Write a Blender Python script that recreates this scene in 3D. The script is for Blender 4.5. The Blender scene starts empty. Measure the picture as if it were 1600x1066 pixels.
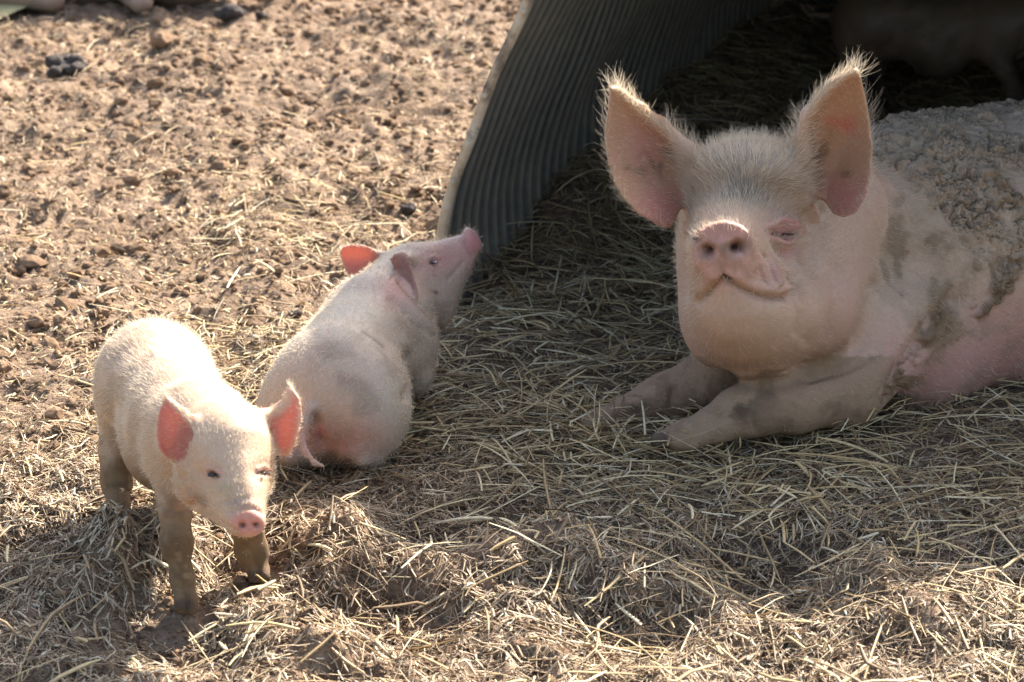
import bpy, math, random
import numpy as np

# ------------------------------------------------------------------ camera, sky, sun, exposure
scene = bpy.context.scene
COL = scene.collection
CAM_H, PITCH, FPX = 1.6, math.radians(18.0), 5000.0
cam_data = bpy.data.cameras.new("camera")
cam = bpy.data.objects.new("camera", cam_data)
COL.objects.link(cam)
cam.location = (0, 0, CAM_H)
cam.rotation_euler = (math.radians(90) - PITCH, 0, 0)
cam_data.sensor_width = 36.0
cam_data.lens = FPX / 1600.0 * 36.0
cam_data.clip_start = 0.05
cam_data.clip_end = 2000
cam_data.dof.use_dof = True
cam_data.dof.focus_distance = 4.48
cam_data.dof.aperture_fstop = 9.0
scene.camera = cam

# shadow of a point at height h falls at (x + SX*h, y + SY*h)
SX, SY = -0.72, -1.112
SUN_EL = math.atan2(1.0, math.hypot(SX, SY))
SUN_AZ = math.atan2(-SX, -SY)          # from +y towards +x
world = bpy.data.worlds.new("World")
scene.world = world
world.use_nodes = True
wn = world.node_tree
sky = wn.nodes.new("ShaderNodeTexSky")
sky.sky_type = 'NISHITA'
sky.sun_disc = False
sky.sun_elevation = SUN_EL
sky.sun_rotation = SUN_AZ
sky.air_density = 1.0
sky.dust_density = 3.0
sky.ozone_density = 0.5
bg = wn.nodes["Background"]
wn.links.new(sky.outputs[0], bg.inputs[0])
bg.inputs[1].default_value = 0.135
sun_data = bpy.data.lights.new("sun", 'SUN')
sun_data.energy = 5.0
sun_data.angle = math.radians(0.53)
sun_data.color = (1.0, 0.94, 0.85)
sun = bpy.data.objects.new("sun", sun_data)
COL.objects.link(sun)
sun.rotation_euler = (math.radians(90) - SUN_EL, 0, math.pi - SUN_AZ)
scene.view_settings.view_transform = 'Standard'
scene.view_settings.look = 'None'
scene.view_settings.exposure = 1.72
scene.view_settings.gamma = 1.0
try:
    scene.cycles.max_bounces = 8
    scene.cycles.transparent_max_bounces = 8
    scene.cycles_curves.shape = 'RIBBONS'
except Exception:
    pass

rng = np.random.default_rng(11)
random.seed(5)

# ------------------------------------------------------------------ view geometry helpers
XA = np.array([1.0, 0, 0])
VA = np.array([0, math.sin(PITCH), math.cos(PITCH)])
FA = np.array([0, math.cos(PITCH), -math.sin(PITCH)])
CP = np.array([0, 0, CAM_H])


def pt(px, py, D):
    return CP + D * (FA + (px - 800) / FPX * XA - (py - 533) / FPX * VA)


def proj(P):
    v = P - CP
    D = v @ FA
    return 800 + FPX * (v @ XA) / D, 533 - FPX * (v @ VA) / D, D


def gpt(px, py, z=0.0):
    d = FA + (px - 800) / FPX * XA - (py - 533) / FPX * VA
    return CP + d * ((z - CAM_H) / d[2])


# ------------------------------------------------------------------ noise
def _hash(i, j, k, s):
    n = (i.astype(np.uint32) * np.uint32(374761393) + j.astype(np.uint32) * np.uint32(668265263)
         + k.astype(np.uint32) * np.uint32(2147483647 - 1640531527) + np.uint32(s * 974711 + 12345))
    n = (n ^ (n >> np.uint32(13))) * np.uint32(1274126177)
    n = n ^ (n >> np.uint32(16))
    n = n * np.uint32(2246822519)
    n = n ^ (n >> np.uint32(15))
    return (n & np.uint32(0xFFFFFF)).astype(np.float32) / np.float32(0x7FFFFF) - 1.0


def noise3(x, y, z, s=0):
    x = np.asarray(x, np.float32); y = np.asarray(y, np.float32); z = np.asarray(z, np.float32) + x * 0
    xi, yi, zi = np.floor(x), np.floor(y), np.floor(z)
    fx, fy, fz = x - xi, y - yi, z - zi
    i, j, k = xi.astype(np.int64), yi.astype(np.int64), zi.astype(np.int64)
    ux, uy, uz = [f * f * f * (f * (f * 6 - 15) + 10) for f in (fx, fy, fz)]
    r = 0
    for di in (0, 1):
        wx = ux if di else 1 - ux
        for dj in (0, 1):
            wy = uy if dj else 1 - uy
            for dk in (0, 1):
                wz = uz if dk else 1 - uz
                r = r + wx * wy * wz * _hash(i + di, j + dj, k + dk, s)
    return r


def noise2(x, y, s=0):
    x = np.asarray(x, np.float32); y = np.asarray(y, np.float32)
    xi, yi = np.floor(x), np.floor(y)
    fx, fy = x - xi, y - yi
    i, j = xi.astype(np.int64), yi.astype(np.int64)
    k = np.zeros_like(i)
    ux, uy = [f * f * f * (f * (f * 6 - 15) + 10) for f in (fx, fy)]
    r = 0
    for di in (0, 1):
        wx = ux if di else 1 - ux
        for dj in (0, 1):
            wy = uy if dj else 1 - uy
            r = r + wx * wy * _hash(i + di, j + dj, k, s)
    return r


def fbm2(x, y, o=4, s=0):
    r, a = 0, 1.0
    for q in range(o):
        r = r + a * noise2(x * 2 ** q + 17.3 * q, y * 2 ** q - 9.1 * q, s + q)
        a *= 0.5
    return r


def fbm3(P, f, o=3, s=0):
    r, a = 0, 1.0
    for q in range(o):
        r = r + a * noise3(P[:, 0] * f * 2 ** q + 3.7 * q, P[:, 1] * f * 2 ** q, P[:, 2] * f * 2 ** q, s + q)
        a *= 0.5
    return r


def sstep(a, b, x):
    t = np.clip((x - a) / (b - a), 0, 1)
    return t * t * (3 - 2 * t)


# ------------------------------------------------------------------ object helpers
def tag(o, label=None, cat=None, group=None, kind=None):
    if label: o["label"] = label
    if cat: o["category"] = cat
    if group: o["group"] = group
    if kind: o["kind"] = kind
    return o


def empty(name, loc, label, cat, group=None):
    o = bpy.data.objects.new(name, None)
    COL.objects.link(o)
    o.location = loc
    o.empty_display_size = 0.05
    return tag(o, label, cat, group)


def mesh_np(name, V, F, mat=None, parent=None, origin=None, smooth=True, attrs=None):
    """V (n,3), F (m,k) with constant k -> one linked mesh object"""
    V = np.asarray(V, np.float32)
    F = np.asarray(F, np.int32)
    org = np.zeros(3) if origin is None else np.asarray(origin, float)
    me = bpy.data.meshes.new(name)
    n, (m, k) = len(V), F.shape
    me.vertices.add(n)
    me.vertices.foreach_set("co", (V - org.astype(np.float32)).ravel())
    me.loops.add(m * k)
    me.loops.foreach_set("vertex_index", F.ravel())
    me.polygons.add(m)
    me.polygons.foreach_set("loop_start", np.arange(0, m * k, k, dtype=np.int32))
    me.polygons.foreach_set("loop_total", np.full(m, k, np.int32))
    me.polygons.foreach_set("use_smooth", np.full(m, smooth, bool))
    me.update()
    me.validate()
    for an, (kind, arr) in (attrs or {}).items():
        a = me.attributes.new(an, kind, 'POINT')
        arr = np.asarray(arr, np.float32)
        if kind == 'FLOAT_COLOR':
            c = np.ones((n, 4), np.float32); c[:, :3] = arr
            a.data.foreach_set("color", c.ravel())
        else:
            a.data.foreach_set("value", arr.ravel())
    if mat: me.materials.append(mat)
    o = bpy.data.objects.new(name, me)
    COL.objects.link(o)
    if parent is not None:
        o.parent = parent
    else:
        o.location = org
    return o


class MB:
    """small mesh collector with mixed polygons"""
    def __init__(self): self.v, self.f = [], []

    def add(self, V, F):
        b = len(self.v); self.v += [tuple(map(float, p)) for p in V]; self.f += [tuple(b + i for i in f) for f in F]

    def box(self, c, s, R=None):
        c = np.asarray(c, float); P = np.array([[x, y, z] for x in (-.5, .5) for y in (-.5, .5) for z in (-.5, .5)]) * np.asarray(s)
        if R is not None: P = P @ np.asarray(R).T
        self.add(P + c, [(0, 1, 3, 2), (4, 6, 7, 5), (0, 4, 5, 1), (2, 3, 7, 6), (0, 2, 6, 4), (1, 5, 7, 3)])

    def build(self, name, mat, parent=None, loc=None, smooth=False, bevel=0):
        me = bpy.data.meshes.new(name)
        me.from_pydata(self.v, [], self.f); me.update()
        if smooth: me.polygons.foreach_set("use_smooth", [True] * len(me.polygons))
        me.materials.append(mat)
        o = bpy.data.objects.new(name, me); COL.objects.link(o)
        if parent is not None: o.parent = parent
        if loc is not None: o.location = loc
        if bevel:
            m = o.modifiers.new("bevel", 'BEVEL'); m.width = bevel; m.segments = 2
        return o


def s2l(*c):
    c = np.asarray(c, float) / 255.0
    return np.where(c <= 0.04045, c / 12.92, ((c + 0.055) / 1.055) ** 2.4)


# ------------------------------------------------------------------ materials
class NT:
    def __init__(self, name):
        self.m = bpy.data.materials.new(name); self.m.use_nodes = True
        self.t = self.m.node_tree; self.t.nodes.clear()
        self.out = self.t.nodes.new("ShaderNodeOutputMaterial")

    def n(self, typ, **kw):
        nd = self.t.nodes.new(typ)
        for k, v in kw.items():
            if k in nd.inputs.keys(): self.set(nd, k, v)
            else: setattr(nd, k, v)
        return nd

    def set(self, nd, k, v):
        i = nd.inputs[k]
        if isinstance(v, bpy.types.NodeSocket): self.t.links.new(v, i)
        elif i.type == 'RGBA' and len(v) == 3: i.default_value = (*v, 1)
        else: i.default_value = v

    def noise(self, scale, detail=4, rough=.55, vec=None):
        nd = self.n("ShaderNodeTexNoise", Scale=scale, Detail=detail, Roughness=rough)
        if vec is None:
            vec = self.pos()
        self.t.links.new(vec, nd.inputs["Vector"])
        return nd.outputs["Fac"]

    def pos(self):
        if not hasattr(self, "_p"): self._p = self.t.nodes.new("ShaderNodeTexCoord").outputs["Object"]
        return self._p

    def ramp(self, fac, stops):
        nd = self.t.nodes.new("ShaderNodeValToRGB")
        e = nd.color_ramp.elements
        while len(e) < len(stops): e.new(0.5)
        for q, (p, c) in enumerate(stops):
            e[q].position = p; e[q].color = (*c, 1) if len(c) == 3 else c
        self.t.links.new(fac, nd.inputs[0])
        return nd.outputs[0]

    def mix(self, fac, a, b, mode='MIX'):
        nd = self.t.nodes.new("ShaderNodeMix"); nd.data_type = 'RGBA'; nd.blend_type = mode
        for s, v in ((0, fac), (6, a), (7, b)):
            if isinstance(v, bpy.types.NodeSocket): self.t.links.new(v, nd.inputs[s])
            elif s == 0: nd.inputs[0].default_value = v
            else: nd.inputs[s].default_value = (*v, 1)
        return nd.outputs[2]

    def math(self, op, a, b=0.0, clamp=False):
        nd = self.t.nodes.new("ShaderNodeMath"); nd.operation = op; nd.use_clamp = clamp
        for q, v in enumerate((a, b)):
            if isinstance(v, bpy.types.NodeSocket): self.t.links.new(v, nd.inputs[q])
            else: nd.inputs[q].default_value = v
        return nd.outputs[0]

    def attr(self, name, out="Fac"):
        nd = self.t.nodes.new("ShaderNodeAttribute"); nd.attribute_name = name
        return nd.outputs[out]

    def bump(self, h, strength, dist):
        nd = self.n("ShaderNodeBump", Strength=strength, Distance=dist)
        self.t.links.new(h, nd.inputs["Height"])
        return nd.outputs[0]

    def done(self, sh):
        self.t.links.new(sh, self.out.inputs[0]); return self.m

    def mixsh(self, fac, a, b):
        nd = self.t.nodes.new("ShaderNodeMixShader")
        if isinstance(fac, bpy.types.NodeSocket): self.t.links.new(fac, nd.inputs[0])
        else: nd.inputs[0].default_value = fac
        self.t.links.new(a, nd.inputs[1]); self.t.links.new(b, nd.inputs[2])
        return nd.outputs[0]


def mat_ground():
    t = NT("dry_mud")
    n1 = t.noise(3.0, 5, .6); n2 = t.noise(26, 6, .65); n3 = t.noise(140, 4, .6)
    c = t.ramp(n2, [(.28, s2l(72, 57, 45)), (.42, s2l(120, 98, 79)), (.58, s2l(154, 130, 106)), (.78, s2l(184, 161, 134))])
    g = t.ramp(n1, [(.36, (.66, .62, .58)), (.5, (.86, .84, .82)), (.64, (1.0, 1.0, 1.0))])
    c = t.mix(1.0, c, g, 'MULTIPLY')
    f = t.ramp(n3, [(.3, (.62, .6, .58)), (.55, (1, 1, 1))])
    c = t.mix(.8, c, f, 'MULTIPLY')
    wet = t.attr("damp")
    c = t.mix(wet, c, s2l(104, 90, 74))
    h = t.math('ADD', t.math('MULTIPLY', n2, .6), t.math('MULTIPLY', n3, .4))
    p = t.n("ShaderNodeBsdfPrincipled", **{"Base Color": c, "Roughness": .92, "Normal": t.bump(h, 1.0, .016)})
    p.inputs["Specular IOR Level"].default_value = .2
    return t.done(p.outputs[0])


def mat_straw(name, stops, trans=.25, rough=.5):
    t = NT(name)
    r = t.attr("tint")
    c = t.ramp(r, stops)
    n = t.noise(220, 2, .5)
    c = t.mix(.55, c, t.ramp(n, [(.3, (.55, .5, .45)), (.6, (1, 1, 1))]), 'MULTIPLY')
    p = t.n("ShaderNodeBsdfPrincipled", **{"Base Color": c, "Roughness": rough})
    p.inputs["Specular IOR Level"].default_value = .4
    tr = t.n("ShaderNodeBsdfTranslucent", Color=c)
    return t.done(t.mixsh(trans, p.outputs[0], tr.outputs[0]))


def mat_pig(name, bump=.5, sss=.25, trans=.3):
    t = NT(name)
    c = t.attr("skin_colour", "Color")
    n = t.noise(160, 4, .65)
    c = t.mix(.5, c, t.ramp(n, [(.25, (.72, .69, .66)), (.6, (1.0, 1.0, 1.0))]), 'MULTIPLY')
    mud = t.attr("mud"); crust = t.attr("crust"); ear = t.attr("ear")
    vw = t.n("ShaderNodeTexVoronoi", Scale=105.0); vw.feature = 'DISTANCE_TO_EDGE'
    mp = t.n("ShaderNodeVectorMath"); mp.operation = 'ADD'
    nz = t.n("ShaderNodeTexNoise", Scale=30.0, Detail=3.0); t.t.links.new(t.pos(), nz.inputs["Vector"])
    sc = t.n("ShaderNodeVectorMath"); sc.operation = 'SCALE'; sc.inputs[3].default_value = .05
    t.t.links.new(nz.outputs["Color"], sc.inputs[0]); t.t.links.new(t.pos(), mp.inputs[0]); t.t.links.new(sc.outputs[0], mp.inputs[1])
    t.t.links.new(mp.outputs[0], vw.inputs["Vector"])
    ck = t.ramp(vw.outputs[0], [(0, (0, 0, 0)), (.09, (1, 1, 1))])
    brk = t.math('MULTIPLY', crust, t.ramp(t.noise(22, 3, .6), [(.42, (0, 0, 0)), (.6, (1, 1, 1))]))
    c = t.mix(t.math('MULTIPLY', brk, .6), c, t.mix(1.0, c, t.mix(ck, s2l(120, 104, 90), (1, 1, 1)), 'MULTIPLY'))
    h1 = t.math('ADD', t.noise(90, 5, .65), t.math('MULTIPLY', ck, t.math('MULTIPLY', brk, .5))); h2 = t.noise(420, 3, .6)
    h = t.math('ADD', t.math('MULTIPLY', h1, t.math('ADD', .25, t.math('MULTIPLY', mud, 1.4))), t.math('MULTIPLY', h2, .25))
    p = t.n("ShaderNodeBsdfPrincipled", **{"Base Color": c, "Normal": t.bump(h, bump, .006)})
    t.set(p, "Roughness", t.math('ADD', .52, t.math('MULTIPLY', mud, .4)))
    p.inputs["Specular IOR Level"].default_value = .35
    t.set(p, "Subsurface Weight", t.math('MULTIPLY', t.math('SUBTRACT', 1.0, mud, True), sss))
    p.inputs["Subsurface Radius"].default_value = (1.0, .35, .2)
    p.inputs["Subsurface Scale"].default_value = .012
    tr = t.n("ShaderNodeBsdfTranslucent", Color=t.mix(.6, c, (1.0, .46, .36)))
    return t.done(t.mixsh(t.math('MULTIPLY', ear, trans), p.outputs[0], tr.outputs[0]))


def mat_plain(name, col, rough=.7, var=.3, scale=40, metal=0, bump=.2, bdist=.004, spec=.4):
    t = NT(name)
    n = t.noise(scale, 5, .6)
    c = t.mix(1.0, tuple(col), t.ramp(n, [(.3, (1 - var,) * 3), (.65, (1 + var * .3,) * 3)]), 'MULTIPLY')
    p = t.n("ShaderNodeBsdfPrincipled", **{"Base Color": c, "Roughness": rough, "Metallic": metal, "Normal": t.bump(n, bump, bdist)})
    p.inputs["Specular IOR Level"].default_value = spec
    return t.done(p.outputs[0])


def mat_hair(name, col, trans=.5):
    t = NT(name)
    p = t.n("ShaderNodeBsdfPrincipled", **{"Base Color": tuple(col), "Roughness": .45})
    tr = t.n("ShaderNodeBsdfTranslucent", Color=tuple(col))
    return t.done(t.mixsh(trans, p.outputs[0], tr.outputs[0]))


def mat_sheet():
    t = NT("weathered_corrugated_steel")
    d = t.attr("ridge"); n = t.noise(14, 6, .65); n2 = t.noise(60, 4, .6)
    f = t.math('MULTIPLY', d, t.math('ADD', n, .35), True)
    steel = t.ramp(n2, [(.3, s2l(50, 56, 58)), (.7, s2l(78, 85, 86))])
    c = t.mix(f, steel, t.mix(n2, s2l(140, 127, 106), s2l(172, 157, 132)))
    p = t.n("ShaderNodeBsdfPrincipled", **{"Base Color": c, "Roughness": .62, "Metallic": .15, "Normal": t.bump(n2, .25, .004)})
    return t.done(p.outputs[0])

# ------------------------------------------------------------------ the ark's frame (a half-round corrugated pig shelter)
ARK_B = np.array([-0.113, 5.06]); ARK_PHI = 0.34; ARK_L = 2.1; ARK_W = 1.56
ARK_PROF = [(0.0, -.04), (-.002, .06), (-.002, .136), (.010, .203), (.026, .253), (.049, .309), (.086, .412), (.120, .478), (.152, .545),
            (.178, .635), (.225, .72), (.32, .79), (.46, .828), (.64, .848), (.78, .852)]
ARK_PROF = ARK_PROF + [(ARK_W - l, h) for l, h in ARK_PROF[-2::-1]]
ARK_PROF = [(l, h * (1 - .035 * min(max((l - .45) / .9, 0), 1))) for l, h in ARK_PROF]      # unseen right side lowered to place the front edge of its shadow


def ark_profile(n):
    """evenly spaced points and outward normals of the arch (l across, h up)"""
    P = np.asarray(ARK_PROF, float)
    for _ in range(2):                      # corner cutting keeps the measured outline and rounds it
        Q = np.concatenate([P[:1], np.stack([.75 * P[:-1] + .25 * P[1:], .25 * P[:-1] + .75 * P[1:]], 1).reshape(-1, 2), P[-1:]]); P = Q
    s = np.concatenate([[0], np.cumsum(np.linalg.norm(np.diff(P, axis=0), axis=1))])
    t = np.linspace(0, s[-1], n)
    P = np.stack([np.interp(t, s, P[:, 0]), np.interp(t, s, P[:, 1])], -1)
    T = np.gradient(P, axis=0); T /= np.linalg.norm(T, axis=1, keepdims=True)
    return P, np.stack([-T[:, 1], T[:, 0]], -1)


ark_u = np.array([math.cos(ARK_PHI), -math.sin(ARK_PHI)])       # across the opening
ark_w = np.array([math.sin(ARK_PHI), math.cos(ARK_PHI)])        # into the shelter


# ------------------------------------------------------------------ terrain
FLAT = []   # (x, y, r) places where a foot or belly rests


def ark_local(x, y):
    dx, dy = x - ARK_B[0], y - ARK_B[1]
    return dx * ark_u[0] + dy * ark_u[1], dx * ark_w[0] + dy * ark_w[1]


def straw_zone(x, y):
    """1 where the straw bed lies (in front of and inside the ark), 0 on the open dirt"""
    e = x - np.interp(y, [3.2, 3.7, 3.95, 4.3, 4.7, 5.0, 5.3, 8], [-1.2, -.9, -.62, -.42, -.22, -.12, -.02, .95])
    return sstep(-.10, .12, e + .06 * noise2(x * 7, y * 7, 3))


def height(x, y, fine=True):
    x = np.asarray(x, np.float32); y = np.asarray(y, np.float32)
    sz = straw_zone(x, y)
    near = sstep(4.25, 3.85, y) 
    far = sstep(4.6, 5.4, y) * (1 - sz)
    wx = x + .03 * noise2(x * 9, y * 9, 40); wy = y + .03 * noise2(x * 9, y * 9, 41)
    big = fbm2(wx * 4.5, wy * 4.5, 2, 1)
    lump = 1 - np.abs(noise2(wx * 9, wy * 9, 5)) * 1.6
    lump2 = 1 - np.abs(noise2(wx * 19, wy * 19, 6)) * 1.6
    h = .010 * big
    lump3 = 1 - np.abs(noise2(wx * 34 + 5, wy * 34, 7)) * 1.7
    h += (.020 * lump + .017 * lump2 + .010 * lump3 - .028) * near * (.6 + .4 * sstep(3.72, 3.95, y))
    h += (.010 * lump2 + .008 * lump - .008) * (1 - near) * (.45 + .55 * (1 - sz))
    h += (.006 * np.clip(noise2(wx * 24, wy * 24, 8), -.25, 1) + .012 * noise2(wx * 7, wy * 7, 13) + .005 * np.clip(noise2(wx * 52, wy * 52, 14), -.2, 1) - .010 * np.clip(noise2(x * 13, y * 13, 15) - .45, 0, 1)) * far
    if fine:
        h += .006 * fbm2(x * 38, y * 38, 3, 9) * (.5 + .9 * near + .5 * far)
    # shaped mounds and hollows of the foreground
    for px, py, r, a in ((850, 885, .075, .05), (730, 905, .07, .03), (560, 890, .09, .035), (215, 880, .075, .05), (150, 905, .1, .03),
                         (1200, 880, .10, -.045), (1010, 925, .07, .02), (640, 960, .09, -.03), (260, 1000, .08, -.025),
                         (480, 850, .08, .035), (980, 985, .09, -.035), (1420, 930, .10, .025), (1500, 870, .09, -.02), (480, 1010, .08, .03)):
        g = gpt(px, py)
        d2 = ((x - g[0]) ** 2 + (y - g[1]) ** 2) / (r * r)
        h += a * np.exp(-d2 * d2 * .7) * (1 + .25 * noise2(wx * 16, wy * 16, 12))
    fl = np.ones_like(h)
    for fx, fy, r in FLAT:
        d = np.sqrt((x - fx) ** 2 + (y - fy) ** 2) / r
        fl = np.minimum(fl, .12 + .88 * sstep(.45, 1.25, d))
    h *= fl
    a, b = ark_local(x, y)
    inside = sstep(.0, .5, b) * sstep(-.05, .03, a) * sstep(ARK_W + .1, ARK_W, a)
    h += inside * ((.08 * np.exp(-(a / .2) ** 2)) + .04 * sstep(.4, 1.2, b) + .02 * noise2(x * 5, y * 5, 20))
    # bedding heaped in a low roll before the sow
    g = gpt(1480, 640)
    return h


FLAT += [(*gpt(p, q)[:2], r) for p, q, r in ((287, 945, .045), (402, 898, .045), (186, 818, .045), (316, 805, .05),
                                             (540, 700, .16), (600, 600, .16), (1040, 695, .12), (940, 668, .12), (1150, 670, .14),
                                             (1300, 650, .16), (1500, 620, .3), (1250, 600, .2))]


def axis(segs, grow_lo, grow_hi, far):
    """fine coordinates in the middle, growing steps out to the horizon"""
    c = [np.arange(a, b, s) for a, b, s in segs]
    c = np.concatenate(c + [[segs[-1][1]]])
    def run(start, step, sign):
        out = []; p = start
        while abs(p) < far:
            step *= 1.25; p += sign * step; out.append(p)
        return out
    return np.concatenate([run(c[0], grow_lo, -1)[::-1], c, run(c[-1], grow_hi, 1)])


gx = axis([(-1.5, 1.5, .0075), (1.5, 2.2, .02)], .01, .03, 300)
gy = axis([(3.3, 4.9, .0075), (4.9, 8.3, .012)], .01, .03, 400)
GX, GY = np.meshgrid(gx, gy, indexing='ij')
GZ = height(GX.ravel(), GY.ravel())
farfade = sstep(30, 8.5, np.hypot(GX.ravel(), GY.ravel() - 5))
GZ = GZ * farfade
nx_, ny_ = GX.shape
idx = np.arange(nx_ * ny_).reshape(nx_, ny_)
GF = np.stack([idx[:-1, :-1], idx[1:, :-1], idx[1:, 1:], idx[:-1, 1:]], -1).reshape(-1, 4)
damp = np.clip(.48 * straw_zone(GX.ravel(), GY.ravel()) * (1 - .95 * sstep(4.1, 3.85, GY.ravel())) + .35 * np.clip(noise2(GX.ravel() * 3, GY.ravel() * 3, 33), 0, 1) - 9 * np.clip(GZ - .01, 0, .05), 0, .9)  # damp under straw, faded out to brighten the soil in the sunlit strip
ground = mesh_np("ground", np.stack([GX.ravel(), GY.ravel(), GZ], -1), GF, mat_ground(), attrs={"damp": ('FLOAT', damp)})
tag(ground, kind="structure")

# puddle at the far left
pm = NT("muddy_water")
_p = pm.n("ShaderNodeBsdfPrincipled", **{"Base Color": tuple(s2l(206, 192, 140)), "Roughness": .12, "Normal": pm.bump(pm.noise(9, 2), .15, .02)})
pw = pm.done(_p.outputs[0])
g = gpt(-70, 5)
ang = np.linspace(0, 2 * np.pi, 64, endpoint=False)
rr = 1 + .12 * np.sin(3 * ang + 1) + .07 * np.sin(5 * ang)
PV = [(g[0] + .225 * math.cos(a) * r, g[1] + .42 * math.sin(a) * r, .021) for a, r in zip(ang, rr)]
mb = MB(); mb.add(PV + [(g[0], g[1], .021)], [(i, (i + 1) % 64, 64) for i in range(64)])
puddle = mb.build("water", pw); tag(puddle, kind="structure")

# ------------------------------------------------------------------ the ark
def build_ark():
    root = empty("pig_ark", (ARK_B[0], ARK_B[1], 0), "rounded corrugated metal pig shelter with dark open front beside the sow", "pig shelter")
    L = ARK_L
    sheet = mat_sheet()
    lam, amp = .047, .0060
    nb = int(L / lam * 8); na = 130
    AP, AN = ark_profile(na)
    b = np.linspace(.012, L, nb)
    B = np.repeat(b[:, None], na, 1); T = np.repeat(np.linspace(0, 9, na)[None], nb, 0)
    wob = .006 * noise2(B * 3, T, 50) + .007 * noise2(B * 5 + 3, T * 2.2, 55) * sstep(0, .15, B)

    def place(a, bb, z):
        return np.stack([ARK_B[0] * 0 + a * ark_u[0] + bb * ark_w[0], a * ark_u[1] + bb * ark_w[1], z], -1)
    layers = []
    ph = np.cos(2 * np.pi * B / lam)
    for off in (0.0, .005):
        r = amp * ph + wob + off
        layers.append(place((AP[None, :, 0] + r * AN[None, :, 0]).ravel(), B.ravel(), (AP[None, :, 1] + r * AN[None, :, 1]).ravel()))
    n = nb * na; idx = np.arange(n).reshape(nb, na)
    q = np.stack([idx[:-1, :-1], idx[:-1, 1:], idx[1:, 1:], idx[1:, :-1]], -1).reshape(-1, 4)
    side = []
    for e in (idx[0], idx[-1]): side.append(np.stack([e[:-1], e[1:], e[1:] + n, e[:-1] + n], -1))
    for e in (idx[:, 0], idx[:, -1]): side.append(np.stack([e[:-1], e[1:], e[1:] + n, e[:-1] + n], -1))
    F = np.concatenate([q, q[:, ::-1] + n] + side)
    splash = sstep(.30, .05, np.repeat(AP[None, :, 1], nb, 0) + .10 * noise2(B * 9, T * 5, 57)) * .5
    ridge = np.tile(np.maximum(sstep(.25, -.35, ph), splash).ravel(), 2)          # inward crests carry dust
    mesh_np("shell", np.concatenate(layers), F, sheet, root, attrs={"ridge": ('FLOAT', ridge)})
    # rim: a rolled angle along the front edge
    rim_m = NT("weathered_rim")
    n1 = rim_m.noise(18, 6, .65); n2 = rim_m.noise(70, 4, .6)
    c = rim_m.ramp(n1, [(.3, s2l(86, 74, 60)), (.48, s2l(172, 150, 120)), (.62, s2l(186, 170, 144)), (.75, s2l(98, 94, 90))])
    pr = rim_m.n("ShaderNodeBsdfPrincipled", **{"Base Color": c, "Roughness": .7, "Normal": rim_m.bump(n2, .3, .004)})
    rim_m = rim_m.done(pr.outputs[0])
    RP, RN = ark_profile(140); th = np.linspace(0, 9, 140)
    prof = [(-.007, -.008), (.006, -.008), (.009, -.005), (.009, .012), (.006, .016), (-.004, .018), (-.007, .012)]
    V = []
    for k, (dr, db) in enumerate(prof):
        r = dr + .003 * noise2(th * 2, th * 0 + k, 51) + .004 * noise2(th * .8, th * 0, 52)
        V.append(place(RP[:, 0] + r * RN[:, 0], 0 * th + db, RP[:, 1] + r * RN[:, 1]))
    m = len(prof); nt = 140; V = np.concatenate(V); I = np.arange(m * nt).reshape(m, nt); I2 = np.roll(I, -1, 0)
    F = np.stack([I[:, :-1], I2[:, :-1], I2[:, 1:], I[:, 1:]], -1).reshape(-1, 4)
    o = mesh_np("rim", V, F, rim_m, root)
    import bmesh
    for k in range(6, 134, 8):
        bm = bmesh.new(); bmesh.ops.create_icosphere(bm, subdivisions=2, radius=.006)
        me = bpy.data.meshes.new("bolt"); bm.to_mesh(me); bm.free(); me.materials.append(rim_m)
        o = bpy.data.objects.new("bolt", me); COL.objects.link(o); o.parent = root
        o.location = place(RP[k:k + 1, 0], np.array([-.009]), RP[k:k + 1, 1])[0]; o.scale = (1, .6, 1)
    # end wall of boards
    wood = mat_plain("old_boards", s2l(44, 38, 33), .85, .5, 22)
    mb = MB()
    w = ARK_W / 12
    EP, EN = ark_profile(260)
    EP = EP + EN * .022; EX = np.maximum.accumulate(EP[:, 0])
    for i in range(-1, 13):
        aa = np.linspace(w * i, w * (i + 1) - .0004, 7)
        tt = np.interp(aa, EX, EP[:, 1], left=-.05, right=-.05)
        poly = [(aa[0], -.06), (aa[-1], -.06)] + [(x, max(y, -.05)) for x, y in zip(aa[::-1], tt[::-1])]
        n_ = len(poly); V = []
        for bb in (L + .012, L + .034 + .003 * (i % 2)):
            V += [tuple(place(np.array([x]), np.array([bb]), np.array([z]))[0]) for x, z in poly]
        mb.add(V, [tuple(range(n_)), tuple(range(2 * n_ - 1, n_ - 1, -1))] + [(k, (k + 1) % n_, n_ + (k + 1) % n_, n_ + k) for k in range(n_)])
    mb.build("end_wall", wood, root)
    run = mat_plain("skid_timber", s2l(150, 112, 72), .8, .45, 30)
    for a in (-.036, ARK_W + .036):
        P = place(np.array([a]), np.array([L / 2 + .05]), np.array([.01]))[0]
        mb = MB(); mb.box(P, (.04, L - .05, .09), [[ark_u[0], ark_w[0], 0], [ark_u[1], ark_w[1], 0], [0, 0, 1]])
        mb.build("base_runner", run, root, bevel=.004)
    return root


ark = build_ark()

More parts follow.
